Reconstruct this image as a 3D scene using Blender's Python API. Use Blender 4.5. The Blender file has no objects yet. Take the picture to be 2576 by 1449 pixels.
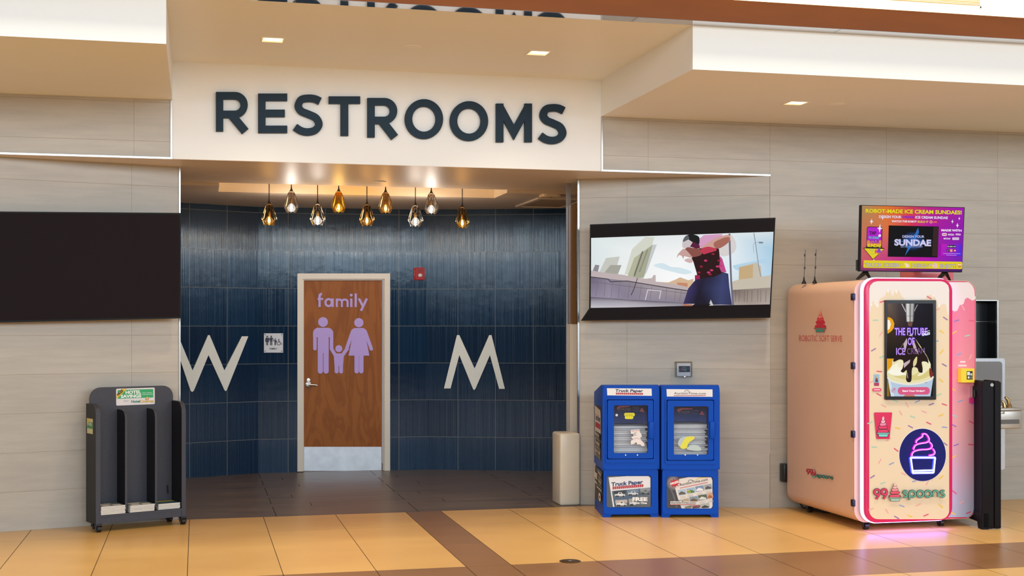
import bpy, bmesh, math, random
from mathutils import Vector, Matrix
from mathutils.geometry import tessellate_polygon
C = bpy.context.scene.collection
PI = math.pi
# ------------------------------------------------------------------ camera
F, CX, YH, EYE = 3300.0, 1288.0, 815.0, 1.64      # focal length and horizon of the 2576x1449 frame, eye height
YAW = math.atan(793 / 3300)
CS, SN = math.cos(YAW), math.sin(YAW)
cam_d = bpy.data.cameras.new('camera'); cam = bpy.data.objects.new('camera', cam_d); C.objects.link(cam)
cam_d.sensor_width = 36; cam_d.lens = F / 2576 * 36; cam_d.shift_y = (YH - 724.5) / 2576
cam.location = (0, 0, EYE); cam.rotation_euler = (PI / 2, 0, -YAW)
cam_d.clip_end = 200
bpy.context.scene.camera = cam
# ------------------------------------------------------------------ world, light, exposure
sc = bpy.context.scene
sc.view_settings.view_transform = 'Standard'; sc.view_settings.look = 'None'
sc.view_settings.exposure = 0.0; sc.view_settings.gamma = 1; sc.view_settings.use_curve_mapping = False
w = bpy.data.worlds.new('hall_air'); sc.world = w; w.use_nodes = True
w.node_tree.nodes['Background'].inputs[0].default_value = (.96, .95, 1.0, 1)
w.node_tree.nodes['Background'].inputs[1].default_value = .37
def area(name, loc, rot, sx, sy, power, col, spread=PI):
    d = bpy.data.lights.new(name, 'AREA'); d.shape = 'RECTANGLE'; d.size = sx; d.size_y = sy
    d.energy = power; d.color = col; d.spread = spread
    o = bpy.data.objects.new(name, d); C.objects.link(o); o.location = loc; o.rotation_euler = rot
    return o
# assumed window light across the unseen hall, behind the photographer
area('assumed_window_light', (3.0, -11.5, 5.0), (PI / 2, 0, 0), 44, 3.6, 4000, (.80, .91, 1.0))
# unseen warm lamps added over the hall to brighten the floor
for hx in (-3.5, 1.5, 6.5):
    area('hall_fill_light', (hx, 6.0, 8.5), (math.radians(8), 0, 0), 3.0, 1.6, 110, (1.0, .88, .70), math.radians(110))

# ------------------------------------------------------------------ pixel <-> place
def ray(px, py):
    u = (px - CX) / F; v = (YH - py) / F
    return Vector((u * CS + SN, CS - u * SN, v))
EYEV = Vector((0, 0, EYE))
def at_d(px, py, d): return EYEV + ray(px, py) * d
def at_Y(px, py, Y):
    r = ray(px, py); return EYEV + r * (Y / r.y)
def at_z(px, py, z):
    r = ray(px, py); return EYEV + r * ((z - EYE) / r.z)
class Plane:
    """a real plane in the place; maps a photo pixel to the point of the plane seen there"""
    def __init__(s, o, n): s.o = Vector(o); s.n = Vector(n).normalized()
    def __call__(s, px, py, off=0.0):
        r = ray(px, py); t = (s.o + s.n * off - EYEV).dot(s.n) / r.dot(s.n)
        # the offset moves the point along the plane normal, not along the ray
        t0 = (s.o - EYEV).dot(s.n) / r.dot(s.n)
        return EYEV + r * t0 + s.n * off
def vplane(A, B):
    a = Vector((A[0], A[1], 0)); b = Vector((B[0], B[1], 0)); t = (b - a).normalized()
    n = Vector((t.y, -t.x, 0))
    if n.y > 0: n = -n
    return Plane(a, n)
def yplane(Y): return Plane((0, Y, 0), (0, -1, 0))
# ------------------------------------------------------------------ materials
def lin(c):
    if isinstance(c, str):
        c = c.lstrip('#'); c = [int(c[i:i + 2], 16) for i in (0, 2, 4)]
    return tuple((x / 255 / 12.92 if x / 255 <= .04045 else ((x / 255 + .055) / 1.055) ** 2.4) for x in c[:3]) + (1,)
def newmat(name):
    m = bpy.data.materials.new(name); m.use_nodes = True
    return m, m.node_tree.nodes, m.node_tree.links, m.node_tree.nodes['Principled BSDF']
def mat(name, col, rough=.5, metal=0, var=.06, scale=6, bump=0, bscale=60, ior=1.5, coat=0, emit=None, es=0, stretch=(1, 1, 1)):
    m, N, L, b = newmat(name); col = lin(col)
    tc = N.new('ShaderNodeTexCoord'); mp = N.new('ShaderNodeMapping'); mp.inputs['Scale'].default_value = stretch
    L.new(tc.outputs['Object'], mp.inputs[0])
    n = N.new('ShaderNodeTexNoise'); n.inputs['Scale'].default_value = scale; n.inputs['Detail'].default_value = 4
    L.new(mp.outputs[0], n.inputs['Vector'])
    mx = N.new('ShaderNodeMix'); mx.data_type = 'RGBA'
    mx.inputs[6].default_value = tuple(x * (1 - var) for x in col[:3]) + (1,)
    mx.inputs[7].default_value = tuple(min(1, x * (1 + var)) for x in col[:3]) + (1,)
    L.new(n.outputs[0], mx.inputs[0]); L.new(mx.outputs[2], b.inputs['Base Color'])
    b.inputs['Roughness'].default_value = rough; b.inputs['Metallic'].default_value = metal
    b.inputs['IOR'].default_value = ior; b.inputs['Coat Weight'].default_value = coat
    if bump:
        n2 = N.new('ShaderNodeTexNoise'); n2.inputs['Scale'].default_value = bscale; n2.inputs['Detail'].default_value = 3
        L.new(mp.outputs[0], n2.inputs['Vector'])
        bp = N.new('ShaderNodeBump'); bp.inputs['Strength'].default_value = bump; bp.inputs['Distance'].default_value = .004
        L.new(n2.outputs[0], bp.inputs['Height']); L.new(bp.outputs[0], b.inputs['Normal'])
    if emit:
        b.inputs['Emission Color'].default_value = lin(emit); b.inputs['Emission Strength'].default_value = es
    return m
def print_mat(name, rough=.45, emis=0, coat=0):
    """printed or lit picture: colours come from the mesh's own colour attribute"""
    m, N, L, b = newmat(name); a = N.new('ShaderNodeVertexColor'); a.layer_name = 'Col'
    if emis:
        b.inputs['Base Color'].default_value = (.004, .004, .004, 1)
        L.new(a.outputs[0], b.inputs['Emission Color']); b.inputs['Emission Strength'].default_value = emis
    else: L.new(a.outputs[0], b.inputs['Base Color'])
    b.inputs['Roughness'].default_value = rough; b.inputs['Coat Weight'].default_value = coat
    if emis: b.inputs['IOR'].default_value = 1.15
    return m
# ------------------------------------------------------------------ mesh builder
class MB:
    def __init__(s): s.v = []; s.f = []; s.mi = []; s.col = []; s.uv = {}; s.m = 0; s.c = (1, 1, 1, 1); s.sm = []; s.smooth = False
    def add(s, vs, fs, cols=None, uvs=None):
        k = len(s.v); s.v += [Vector(v) for v in vs]
        for i, f in enumerate(fs):
            s.f.append([k + j for j in f]); s.mi.append(s.m); s.sm.append(s.smooth)
            s.col.append([cols[j] for j in f] if cols else [s.c] * len(f))
            if uvs: s.uv[len(s.f) - 1] = [uvs[j] for j in f]
        return s
    def box(s, x0, x1, y0, y1, z0, z1):
        v = [(x, y, z) for x in (x0, x1) for y in (y0, y1) for z in (z0, z1)]
        return s.add(v, [(0, 1, 3, 2), (4, 6, 7, 5), (0, 4, 5, 1), (2, 3, 7, 6), (0, 2, 6, 4), (1, 5, 7, 3)])
    def rbox(s, x0, x1, y0, y1, z0, z1, r, seg=3):
        bm = bmesh.new(); bmesh.ops.create_cube(bm, size=1)
        for v in bm.verts: v.co = Vector(((x0 + x1) / 2 + v.co.x * (x1 - x0), (y0 + y1) / 2 + v.co.y * (y1 - y0), (z0 + z1) / 2 + v.co.z * (z1 - z0)))
        bmesh.ops.bevel(bm, geom=bm.edges[:], offset=r, segments=seg, profile=.5, affect='EDGES')
        return s.bm(bm, True)
    def bm(s, bm, smooth=False):
        bm.verts.index_update(); o = s.smooth; s.smooth = smooth
        s.add([v.co.copy() for v in bm.verts], [[v.index for v in f.verts] for f in bm.faces]); s.smooth = o; bm.free(); return s
    def prism(s, poly, a, b, ax='y'):
        """polygon in the two other axes, extruded from a to b along ax"""
        def P(p, t): return {'y': (p[0], t, p[1]), 'x': (t, p[0], p[1]), 'z': (p[0], p[1], t)}[ax]
        n = len(poly); vs = [P(p, a) for p in poly] + [P(p, b) for p in poly]
        tri = tessellate_polygon([[Vector((p[0], p[1], 0)) for p in poly]])
        fs = [tuple(t) for t in tri] + [tuple(n + i for i in t) for t in tri] + [(i, (i + 1) % n, n + (i + 1) % n, n + i) for i in range(n)]
        return s.add(vs, fs)
    def ring(s, outer, inner, a, b, ax='y'):
        def P(p, t): return {'y': (p[0], t, p[1]), 'x': (t, p[0], p[1]), 'z': (p[0], p[1], t)}[ax]
        n = len(outer); vs = [P(p, a) for p in outer] + [P(p, a) for p in inner] + [P(p, b) for p in outer] + [P(p, b) for p in inner]
        fs = []
        for i in range(n):
            j = (i + 1) % n
            fs += [(i, j, n + j, n + i), (2 * n + i, 2 * n + j, 3 * n + j, 3 * n + i), (i, j, 2 * n + j, 2 * n + i), (n + i, n + j, 3 * n + j, 3 * n + i)]
        return s.add(vs, fs)
    def tube(s, pts, r, n=10, closed=False, cap=True):
        pts = [Vector(p) for p in pts]; rr = r if isinstance(r, (list, tuple)) else [r] * len(pts); vs = []; K = len(pts)
        up = Vector((0, 0, 1)); prev = None
        for i, p in enumerate(pts):
            if closed: t = pts[(i + 1) % K] - pts[i - 1]
            else: t = pts[min(i + 1, K - 1)] - pts[max(i - 1, 0)]
            t.normalize()
            if prev is None:
                a = t.cross(up)
                if a.length < .1: a = t.cross(Vector((1, 0, 0)))
            else: a = prev - t * prev.dot(t)
            a.normalize(); prev = a; b = t.cross(a)
            vs += [p + (a * math.cos(q * 2 * PI / n) + b * math.sin(q * 2 * PI / n)) * rr[i] for q in range(n)]
        fs = []
        for i in range(K if closed else K - 1):
            for q in range(n):
                i2 = (i + 1) % K; fs.append((i * n + q, i * n + (q + 1) % n, i2 * n + (q + 1) % n, i2 * n + q))
        if cap and not closed: fs += [tuple(range(n)), tuple((K - 1) * n + q for q in range(n))]
        o = s.smooth; s.smooth = True; s.add(vs, fs); s.smooth = o; return s
    def lathe(s, prof, c=(0, 0, 0), n=28, ax='z'):
        vs = []
        for r, h in prof:
            for q in range(n):
                a = 2 * PI * q / n; x, y = r * math.cos(a), r * math.sin(a)
                vs.append(Vector(c) + Vector({'z': (x, y, h), 'y': (x, h, y), 'x': (h, x, y)}[ax]))
        fs = [(i * n + q, i * n + (q + 1) % n, (i + 1) * n + (q + 1) % n, (i + 1) * n + q) for i in range(len(prof) - 1) for q in range(n)]
        o = s.smooth; s.smooth = True; s.add(vs, fs); s.smooth = o; return s
    def sphere(s, c, r, sx=1, sy=1, sz=1):
        p = [(max(1e-4, r * math.sin(PI * i / 12)), -r * math.cos(PI * i / 12)) for i in range(13)]
        k = len(s.v); s.lathe(p, (0, 0, 0), 20)
        for v in s.v[k:]: v.x = c[0] + v.x * sx; v.y = c[1] + v.y * sy; v.z = c[2] + v.z * sz
        return s
    def build(s, name, mats, parent=None, world=False, fix=True):
        me = bpy.data.meshes.new(name)
        vs = s.v
        if world and parent is not None:      # vertices were given in world space
            Mx = parent.matrix_basis.copy(); q = parent.parent
            while q is not None: Mx = q.matrix_basis @ Mx; q = q.parent
            inv = Mx.inverted(); vs = [inv @ v for v in vs]
        me.from_pydata([tuple(v) for v in vs], [], s.f)
        if not isinstance(mats, (list, tuple)): mats = [mats]
        for m in mats: me.materials.append(m)
        me.polygons.foreach_set('material_index', s.mi); me.polygons.foreach_set('use_smooth', s.sm)
        ca = me.color_attributes.new('Col', 'FLOAT_COLOR', 'CORNER')
        flat = [x for f in s.col for c in f for x in c]; ca.data.foreach_set('color', flat)
        if s.uv:
            ul = me.uv_layers.new(name='UVMap')
            for fi, us in s.uv.items():
                for li, u in zip(me.polygons[fi].loop_indices, us): ul.data[li].uv = u
        if fix:
            bm = bmesh.new(); bm.from_mesh(me); bmesh.ops.recalc_face_normals(bm, faces=bm.faces); bm.to_mesh(me); bm.free()
        me.update()
        o = bpy.data.objects.new(name, me); C.objects.link(o)
        if parent is not None: o.parent = parent
        if any(s.sm):
            try:
                me.shade_smooth() if all(s.sm) else None
                me.set_sharp_from_angle(angle=math.radians(38))
            except Exception: pass
        return o
def tag(o, label=None, cat=None, group=None, kind=None):
    if label: o['label'] = label
    if cat: o['category'] = cat
    if group: o['group'] = group
    if kind: o['kind'] = kind
    return o
def thing(name, label, cat, loc=(0, 0, 0), rz=0, group=None):
    o = bpy.data.objects.new(name, None); C.objects.link(o); o.location = loc; o.rotation_euler = (0, 0, rz)
    o.empty_display_size = .1
    o.matrix_basis = Matrix.Translation(Vector(loc)) @ Matrix.Rotation(rz, 4, 'Z')
    return tag(o, label, cat, group)
def struct(o): o['kind'] = 'structure'; return o
def dup(root, loc, rz=0, label=None, group=None):
    def cp(o, par):
        c = o.copy(); C.objects.link(c)
        if par is not None: c.parent = par
        for ch in o.children: cp(ch, c)
        return c
    r = cp(root, None); r.matrix_basis = Matrix.Translation(Vector(loc)) @ Matrix.Rotation(rz, 4, 'Z')
    if label: r['label'] = label
    if group: r['group'] = group
    return r
def rrect(x0, y0, x1, y1, r, n=6):
    if not isinstance(r, (list, tuple)): r = [r] * 4
    out = []
    sx = 1 if x1 > x0 else -1; sy = 1 if y1 > y0 else -1
    for k, (cx, cy, a0) in enumerate(((x0, y0, PI), (x1, y0, 1.5 * PI), (x1, y1, 0), (x0, y1, .5 * PI))):
        q = r[k]; ox = cx + (q * sx if cx == x0 else -q * sx); oy = cy + (q * sy if cy == y0 else -q * sy)
        for i in range(n + 1):
            a = a0 + PI / 2 * i / n; out.append((ox + q * math.cos(a) * sx, oy + q * math.sin(a) * sy))
    return out
def arc(cx, cy, rx, ry, a0, a1, n=24): return [(cx + rx * math.cos(math.radians(a0 + (a1 - a0) * i / n)), cy + ry * math.sin(math.radians(a0 + (a1 - a0) * i / n))) for i in range(n + 1)]
def spline(pts, n=8, closed=False):
    P = [Vector((p[0], p[1])) for p in pts]; K = len(P); out = []
    rng = range(K if closed else K - 1)
    for i in rng:
        g = (lambda j: P[j % K]) if closed else (lambda j: P[max(0, min(K - 1, j))])
        a, b, c, d = g(i - 1), g(i), g(i + 1), g(i + 2)
        for k in range(n):
            t = k / n
            q = .5 * ((2 * b) + (-a + c) * t + (2 * a - 5 * b + 4 * c - d) * t * t + (-a + 3 * b - 3 * c + d) * t ** 3)
            out.append((q.x, q.y))
    if not closed: out.append((P[-1].x, P[-1].y))
    return out
def thick(pts, w, closed=False, cap=False):
    """outline quads of a stroke: list of (left,right) pairs"""
    P = [Vector((p[0], p[1])) for p in pts]; K = len(P); pr = []
    for i in range(K):
        if closed: a, b = P[i] - P[i - 1], P[(i + 1) % K] - P[i]
        else: a = P[i] - P[max(i - 1, 0)]; b = P[min(i + 1, K - 1)] - P[i]
        if a.length < 1e-9: a = b
        if b.length < 1e-9: b = a
        a = a.normalized(); b = b.normalized(); n = Vector((-(a + b).y, (a + b).x))
        if n.length < 1e-6: n = Vector((-a.y, a.x))
        n.normalize(); c = max(.35, n.dot(Vector((-a.y, a.x))))
        pr.append((P[i] + n * w / 2 / c, P[i] - n * w / 2 / c))
    return pr
_txt = {}
def text_geo(s, bold=0.0, shear=0.0):
    k = (s, round(bold, 4), shear)
    if k in _txt: return _txt[k]
    cu = bpy.data.curves.new('t', 'FONT'); cu.body = s; cu.size = 1; cu.offset = bold; cu.shear = shear; cu.resolution_u = 3
    ob = bpy.data.objects.new('t', cu); C.objects.link(ob)
    dg = bpy.context.evaluated_depsgraph_get(); me = ob.evaluated_get(dg).to_mesh()
    vs = [(v.co.x, v.co.y) for v in me.vertices]; fs = [tuple(p.vertices) for p in me.polygons]
    ob.evaluated_get(dg).to_mesh_clear(); bpy.data.objects.remove(ob); bpy.data.curves.remove(cu)
    xs = [v[0] for v in vs]; _txt[k] = (vs, fs, min(xs), max(xs)); return _txt[k]
class Art:
    """layers of flat colour laid on a real plane and traced in the photograph's pixels"""
    def __init__(s, plane, off=.0015, step=.00035, rev=False): s.p = plane; s.o = off; s.st = step; s.mb = MB()
    def lay(s, pts, fs, cols=None, c=None, hold=False):
        s.mb.c = c or (1, 1, 1, 1); s.mb.add([s.p(x, y, s.o) for x, y in pts], fs, cols)
        if not hold: s.o += s.st
        return s
    def poly(s, pts, c, hold=False):
        pts = [tuple(p) for p in pts]
        t = tessellate_polygon([[Vector((p[0], p[1], 0)) for p in pts]])
        return s.lay(pts, [tuple(x) for x in t], c=lin(c), hold=hold)
    def rect(s, x0, y0, x1, y1, c, hold=False): return s.poly([(x0, y0), (x1, y0), (x1, y1), (x0, y1)], c, hold)
    def rr(s, x0, y0, x1, y1, r, c, hold=False): return s.poly(rrect(x0, y0, x1, y1, r), c, hold)
    def grad(s, pts, cols): return s.lay(pts, [(0, 1, 2, 3)], [lin(c) for c in cols])
    def mesh(s, grid, cols):
        R = len(grid); K = len(grid[0]); pts = [p for r in grid for p in r]; cc = [lin(c) for r in cols for c in r]
        return s.lay(pts, [(i * K + j, i * K + j + 1, (i + 1) * K + j + 1, (i + 1) * K + j) for i in range(R - 1) for j in range(K - 1)], cc)
    def circ(s, x, y, rx, c, ry=None, hold=False): return s.poly(arc(x, y, rx, ry or rx, 0, 360, 28)[:-1], c, hold)
    def glow(s, x, y, rx, ry, c, edge, ang=0):
        pts = [(x, y)]; n = 28
        for i in range(n):
            a = 2 * PI * i / n; q = (rx * math.cos(a), ry * math.sin(a)); pts.append((x + q[0] * math.cos(ang) - q[1] * math.sin(ang), y + q[0] * math.sin(ang) + q[1] * math.cos(ang)))
        return s.lay(pts, [(0, i + 1, (i + 1) % n + 1) for i in range(n)], [lin(c)] + [lin(edge)] * n)
    def line(s, pts, wd, c, closed=False, hold=False):
        pr = thick(pts, wd, closed); n = len(pr); vs = [p for q in pr for p in q]
        return s.lay([tuple(v) for v in vs], [(2 * i, 2 * i + 1, 2 * ((i + 1) % n) + 1, 2 * ((i + 1) % n)) for i in range(n if closed else n - 1)], c=lin(c), hold=hold)
    def text(s, t, p0, p1, h, c, bold=.0, shear=0, outline=None, ow=.04, hold=False):
        """baseline from p0 to p1 (pixels), capital height h"""
        bold = min(bold, .046); ow = min(ow, .03)
        if outline is not None: s.text(t, p0, p1, h, outline, bold + ow, shear)
        vs, fs, a, b = text_geo(t, bold, shear); _, _, a0, b0 = text_geo(t, 0, shear) if bold else (0, 0, a, b)
        k = h / .729; ex = Vector((p1[0] - p0[0], p1[1] - p0[1])) / max(1e-6, b0 - a0)
        e = Vector((p1[0] - p0[0], p1[1] - p0[1])).normalized(); up = Vector((e.y, -e.x))
        pts = [(p0[0] + ex.x * (x - a0) + up.x * y * k, p0[1] + ex.y * (x - a0) + up.y * y * k) for x, y in vs]
        return s.lay(pts, fs, c=lin(c), hold=hold)
    def build(s, name, m, parent): return s.mb.build(name, m, parent, world=parent is not None, fix=False)
def solid_strips(mb, strips, plane, front, back=0.0):
    """strokes given in photo pixels, built as solids standing off a plane"""
    for si, (pts, wd, closed) in enumerate(strips):
        front += .0006 * (si > 0); pr = thick(pts, wd, closed); n = len(pr)
        L = [plane(p[0].x, p[0].y, back) for p in pr]; R = [plane(p[1].x, p[1].y, back) for p in pr]
        nn = plane.n * (front - back)
        vs = L + R + [v + nn for v in L] + [v + nn for v in R]; fs = []
        for i in range(n if closed else n - 1):
            j = (i + 1) % n
            fs += [(2 * n + i, 2 * n + j, 3 * n + j, 3 * n + i), (i, j, 2 * n + j, 2 * n + i), (n + i, n + j, 3 * n + j, 3 * n + i), (i, j, n + j, n + i)]
        if not closed: fs += [(0, n, 3 * n, 2 * n), (n - 1, 2 * n - 1, 4 * n - 1, 3 * n - 1)]
        mb.add(vs, fs)
def solid_poly(mb, pts, plane, front, back=0.0):
    n = len(pts); A = [plane(x, y, back) for x, y in pts]; nn = plane.n * (front - back)
    t = [tuple(x) for x in tessellate_polygon([[Vector((p[0], p[1], 0)) for p in pts]])]
    mb.add(A + [v + nn for v in A], [tuple(n + i for i in f) for f in t] + t + [(i, (i + 1) % n, n + (i + 1) % n, n + i) for i in range(n)])
# ================================================================== materials of the setting
def stone_mat(name, base, du, dv, bw=1.22, rh=.3095):
    m, N, L, b = newmat(name)
    uv = N.new('ShaderNodeUVMap'); mp = N.new('ShaderNodeMapping'); mp.inputs['Location'].default_value = (du, dv, 0)
    L.new(uv.outputs[0], mp.inputs[0])
    br = N.new('ShaderNodeTexBrick'); br.offset = 0; br.inputs['Scale'].default_value = 1
    br.inputs['Brick Width'].default_value = bw; br.inputs['Row Height'].default_value = rh
    br.inputs['Mortar Size'].default_value = .0022; br.inputs['Mortar Smooth'].default_value = .3; br.inputs['Bias'].default_value = 0
    br.inputs['Color1'].default_value = (.94, .94, .94, 1); br.inputs['Color2'].default_value = (1.0, 1.0, 1.0, 1); br.inputs['Mortar'].default_value = (.74, .66, .56, 1)
    L.new(mp.outputs[0], br.inputs['Vector'])
    m2 = N.new('ShaderNodeMapping'); m2.inputs['Scale'].default_value = (.8, 7, 1); L.new(uv.outputs[0], m2.inputs[0])
    n = N.new('ShaderNodeTexNoise'); n.inputs['Scale'].default_value = 2.2; n.inputs['Detail'].default_value = 8; n.inputs['Roughness'].default_value = .65
    L.new(m2.outputs[0], n.inputs['Vector'])
    cr = N.new('ShaderNodeValToRGB'); c = lin(base)
    cr.color_ramp.elements[0].position = .3; cr.color_ramp.elements[0].color = (c[0] * .9, c[1] * .905, c[2] * .91, 1)
    cr.color_ramp.elements[1].position = .72; cr.color_ramp.elements[1].color = (min(1, c[0] * 1.1), min(1, c[1] * 1.1), min(1, c[2] * 1.08), 1)
    L.new(n.outputs[0], cr.inputs[0])
    mx = N.new('ShaderNodeMix'); mx.data_type = 'RGBA'; mx.blend_type = 'MULTIPLY'; mx.inputs[0].default_value = 1
    L.new(cr.outputs[0], mx.inputs[6]); L.new(br.outputs[0], mx.inputs[7]); L.new(mx.outputs[2], b.inputs['Base Color'])
    b.inputs['Roughness'].default_value = .38
    bp = N.new('ShaderNodeBump'); bp.inputs['Strength'].default_value = .25; bp.inputs['Distance'].default_value = .002; bp.invert = True
    L.new(br.outputs['Fac'], bp.inputs['Height']); L.new(bp.outputs[0], b.inputs['Normal'])
    return m
def blue_tile_mat(name, du, pitch, dv):
    m, N, L, b = newmat(name)
    uv = N.new('ShaderNodeUVMap'); mp = N.new('ShaderNodeMapping'); mp.inputs['Location'].default_value = (du, dv, 0)
    L.new(uv.outputs[0], mp.inputs[0])
    br = N.new('ShaderNodeTexBrick'); br.offset = 0; br.inputs['Scale'].default_value = 1
    br.inputs['Brick Width'].default_value = pitch; br.inputs['Row Height'].default_value = .4155
    br.inputs['Mortar Size'].default_value = .0038; br.inputs['Mortar Smooth'].default_value = .1; br.inputs['Bias'].default_value = 0
    br.inputs['Color1'].default_value = lin((10, 38, 66)); br.inputs['Color2'].default_value = lin((16, 50, 82)); br.inputs['Mortar'].default_value = lin((104, 110, 112))
    L.new(mp.outputs[0], br.inputs['Vector'])
    # fine vertical ribs pressed in each tile
    sx = N.new('ShaderNodeSeparateXYZ'); L.new(mp.outputs[0], sx.inputs[0])
    rows = N.new('ShaderNodeMath'); rows.operation = 'DIVIDE'; rows.inputs[1].default_value = .4155; L.new(sx.outputs[1], rows.inputs[0])
    fl = N.new('ShaderNodeMath'); fl.operation = 'FLOOR'; L.new(rows.outputs[0], fl.inputs[0])
    cb = N.new('ShaderNodeCombineXYZ'); L.new(sx.outputs[0], cb.inputs[0]); L.new(fl.outputs[0], cb.inputs[1])
    n1 = N.new('ShaderNodeMapping'); n1.inputs['Scale'].default_value = (210, 3.7, 1); L.new(cb.outputs[0], n1.inputs[0])
    ns = N.new('ShaderNodeTexNoise'); ns.inputs['Scale'].default_value = 1; ns.inputs['Detail'].default_value = 2; L.new(n1.outputs[0], ns.inputs['Vector'])
    ml = N.new('ShaderNodeTexNoise'); ml.inputs['Scale'].default_value = 9; ml.inputs['Detail'].default_value = 5; L.new(mp.outputs[0], ml.inputs['Vector'])
    bp = N.new('ShaderNodeBump'); bp.inputs['Strength'].default_value = .8; bp.inputs['Distance'].default_value = .0024; L.new(ns.outputs[0], bp.inputs['Height'])
    b2 = N.new('ShaderNodeBump'); b2.inputs['Strength'].default_value = .03; b2.inputs['Distance'].default_value = .02; L.new(ml.outputs[0], b2.inputs['Height']); L.new(bp.outputs[0], b2.inputs['Normal'])
    b3 = N.new('ShaderNodeBump'); b3.inputs['Strength'].default_value = .6; b3.inputs['Distance'].default_value = .004; b3.invert = True
    L.new(br.outputs['Fac'], b3.inputs['Height']); L.new(b2.outputs[0], b3.inputs['Normal']); L.new(b3.outputs[0], b.inputs['Normal'])
    mr = N.new('ShaderNodeMapRange'); mr.inputs['From Min'].default_value = .35; mr.inputs['From Max'].default_value = .65; mr.inputs['To Min'].default_value = .05; mr.inputs['To Max'].default_value = .16
    L.new(ns.outputs[0], mr.inputs[0]); L.new(mr.outputs[0], b.inputs['Roughness'])
    L.new(br.outputs[0], b.inputs['Base Color'])
    b.inputs['IOR'].default_value = 1.43; b.inputs['Specular Tint'].default_value = (.82, .93, 1, 1)
    return m
M = {}
M['white'] = mat('white_paint', (241, 242, 238), .45, var=.015, scale=1.5)
M['ceil'] = mat('ceiling_paint', (226, 212, 196), .42, var=.02, scale=1.2)
M['chrome'] = mat('polished_metal_trim', (190, 188, 184), .25, 1, .03)
M['steel'] = mat('brushed_steel', (190, 190, 192), .3, 1, .08, 20)
M['black'] = mat('black_plastic', (16, 15, 17), .35, var=.1)
M['grille'] = mat('ceiling_grille', (196, 172, 140), .6, var=.25, scale=14, stretch=(1, 6, 1))
M['screenoff'] = mat('dark_screen_glass', (34, 27, 29), .45, var=.05, ior=1.12)
M['endbrown'] = mat('wall_end_brown', (120, 84, 40), .4, var=.2, scale=4, stretch=(1, 1, .2))
def floor_mat(name, base, dark, rough, sx=1.0, sc=1.6):
    m, N, L, b = newmat(name); g = N.new('ShaderNodeNewGeometry'); mp = N.new('ShaderNodeMapping'); mp.inputs['Scale'].default_value = (sx, 1, 1)
    L.new(g.outputs['Position'], mp.inputs[0])
    n = N.new('ShaderNodeTexNoise'); n.inputs['Scale'].default_value = sc; n.inputs['Detail'].default_value = 7; n.inputs['Roughness'].default_value = .6
    L.new(mp.outputs[0], n.inputs['Vector'])
    cr = N.new('ShaderNodeValToRGB'); cr.color_ramp.elements[0].position = .3; cr.color_ramp.elements[1].position = .7
    cr.color_ramp.elements[0].color = lin(dark); cr.color_ramp.elements[1].color = lin(base); L.new(n.outputs[0], cr.inputs[0])
    a = N.new('ShaderNodeVertexColor'); a.layer_name = 'Col'
    mx = N.new('ShaderNodeMix'); mx.data_type = 'RGBA'; mx.blend_type = 'MULTIPLY'; mx.inputs[0].default_value = 1
    L.new(cr.outputs[0], mx.inputs[6]); L.new(a.outputs[0], mx.inputs[7]); L.new(mx.outputs[2], b.inputs['Base Color'])
    mr = N.new('ShaderNodeMapRange'); mr.inputs['To Min'].default_value = rough - .06; mr.inputs['To Max'].default_value = rough + .08
    L.new(n.outputs[0], mr.inputs[0]); L.new(mr.outputs[0], b.inputs['Roughness'])
    return m
M['floor'] = floor_mat('honey_floor_tile', (232, 186, 112), (220, 170, 98), .3, .5)
M['floorb'] = floor_mat('brown_floor_tile', (156, 112, 70), (140, 98, 58), .3, .5)
M['floord'] = floor_mat('dark_plank_tile', (132, 114, 100), (102, 86, 74), .34, .25, 6)
M['grout'] = mat('grout', (52, 36, 24), .8)
# ================================================================== floor
rnd = random.Random(5)
def tilerow(mb, x0, x1, xs, y0, y1, gx=.0022, gy=.001):
    """tiles between the joint positions xs, one row from y0 to y1"""
    e = [x0] + [x for x in xs if x0 < x < x1] + [x1]
    for a, b in zip(e, e[1:]):
        k = rnd.uniform(.95, 1.03); mb.c = (k, k, k, 1)
        mb.add([(a + gx, y0 + gy, 0), (b - gx, y0 + gy, 0), (b - gx, y1 - gy, 0), (a + gx, y1 - gy, 0)], [(0, 1, 2, 3)])
XS = [-.06 + .61 * k for k in range(-14, 4)] + [2.08 + .61 * k for k in range(0, 18)]
fm = MB(); fm.m = 0
fm.add([(-9, -13, -.003), (13, -13, -.003), (13, 15.4, -.003), (-9, 15.4, -.003)], [(0, 1, 2, 3)])
def beige_row(y0, y1):
    fm.m = 1; tilerow(fm, -9, 1.77, XS, y0, y1); tilerow(fm, 2.08, 13, XS, y0, y1)
beige_row(10.525, 11.33); beige_row(8.69, 10.525)
y = 7.80
while y > -13: beige_row(max(-13, y - 1.83), y); y -= 1.83
fm.m = 2
for a, b in ((10.525, 11.33), (9.61, 10.525), (8.69, 9.61), (6.88, 7.8), (5.97, 6.88)): tilerow(fm, 1.77, 2.08, [], a, b)
tilerow(fm, -9, 13, XS, 7.80, 8.69)
fm.m = 3
y = 11.33; k = 0
for hgt in [.61, .20, .41, .20, .61, .20, .41, .20, .61, .3, .33]:
    off = .66 if k % 2 == 0 else .66 + (.35 if k % 4 == 1 else .22)
    tilerow(fm, -6, 9, [off - 1.225 * 5 + 1.225 * i for i in range(12)] , y, min(y + hgt, 15.4), .003, .002); y += hgt; k += 1
struct(fm.build('floor', [M['grout'], M['floor'], M['floorb'], M['floord']], fix=False))
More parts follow.
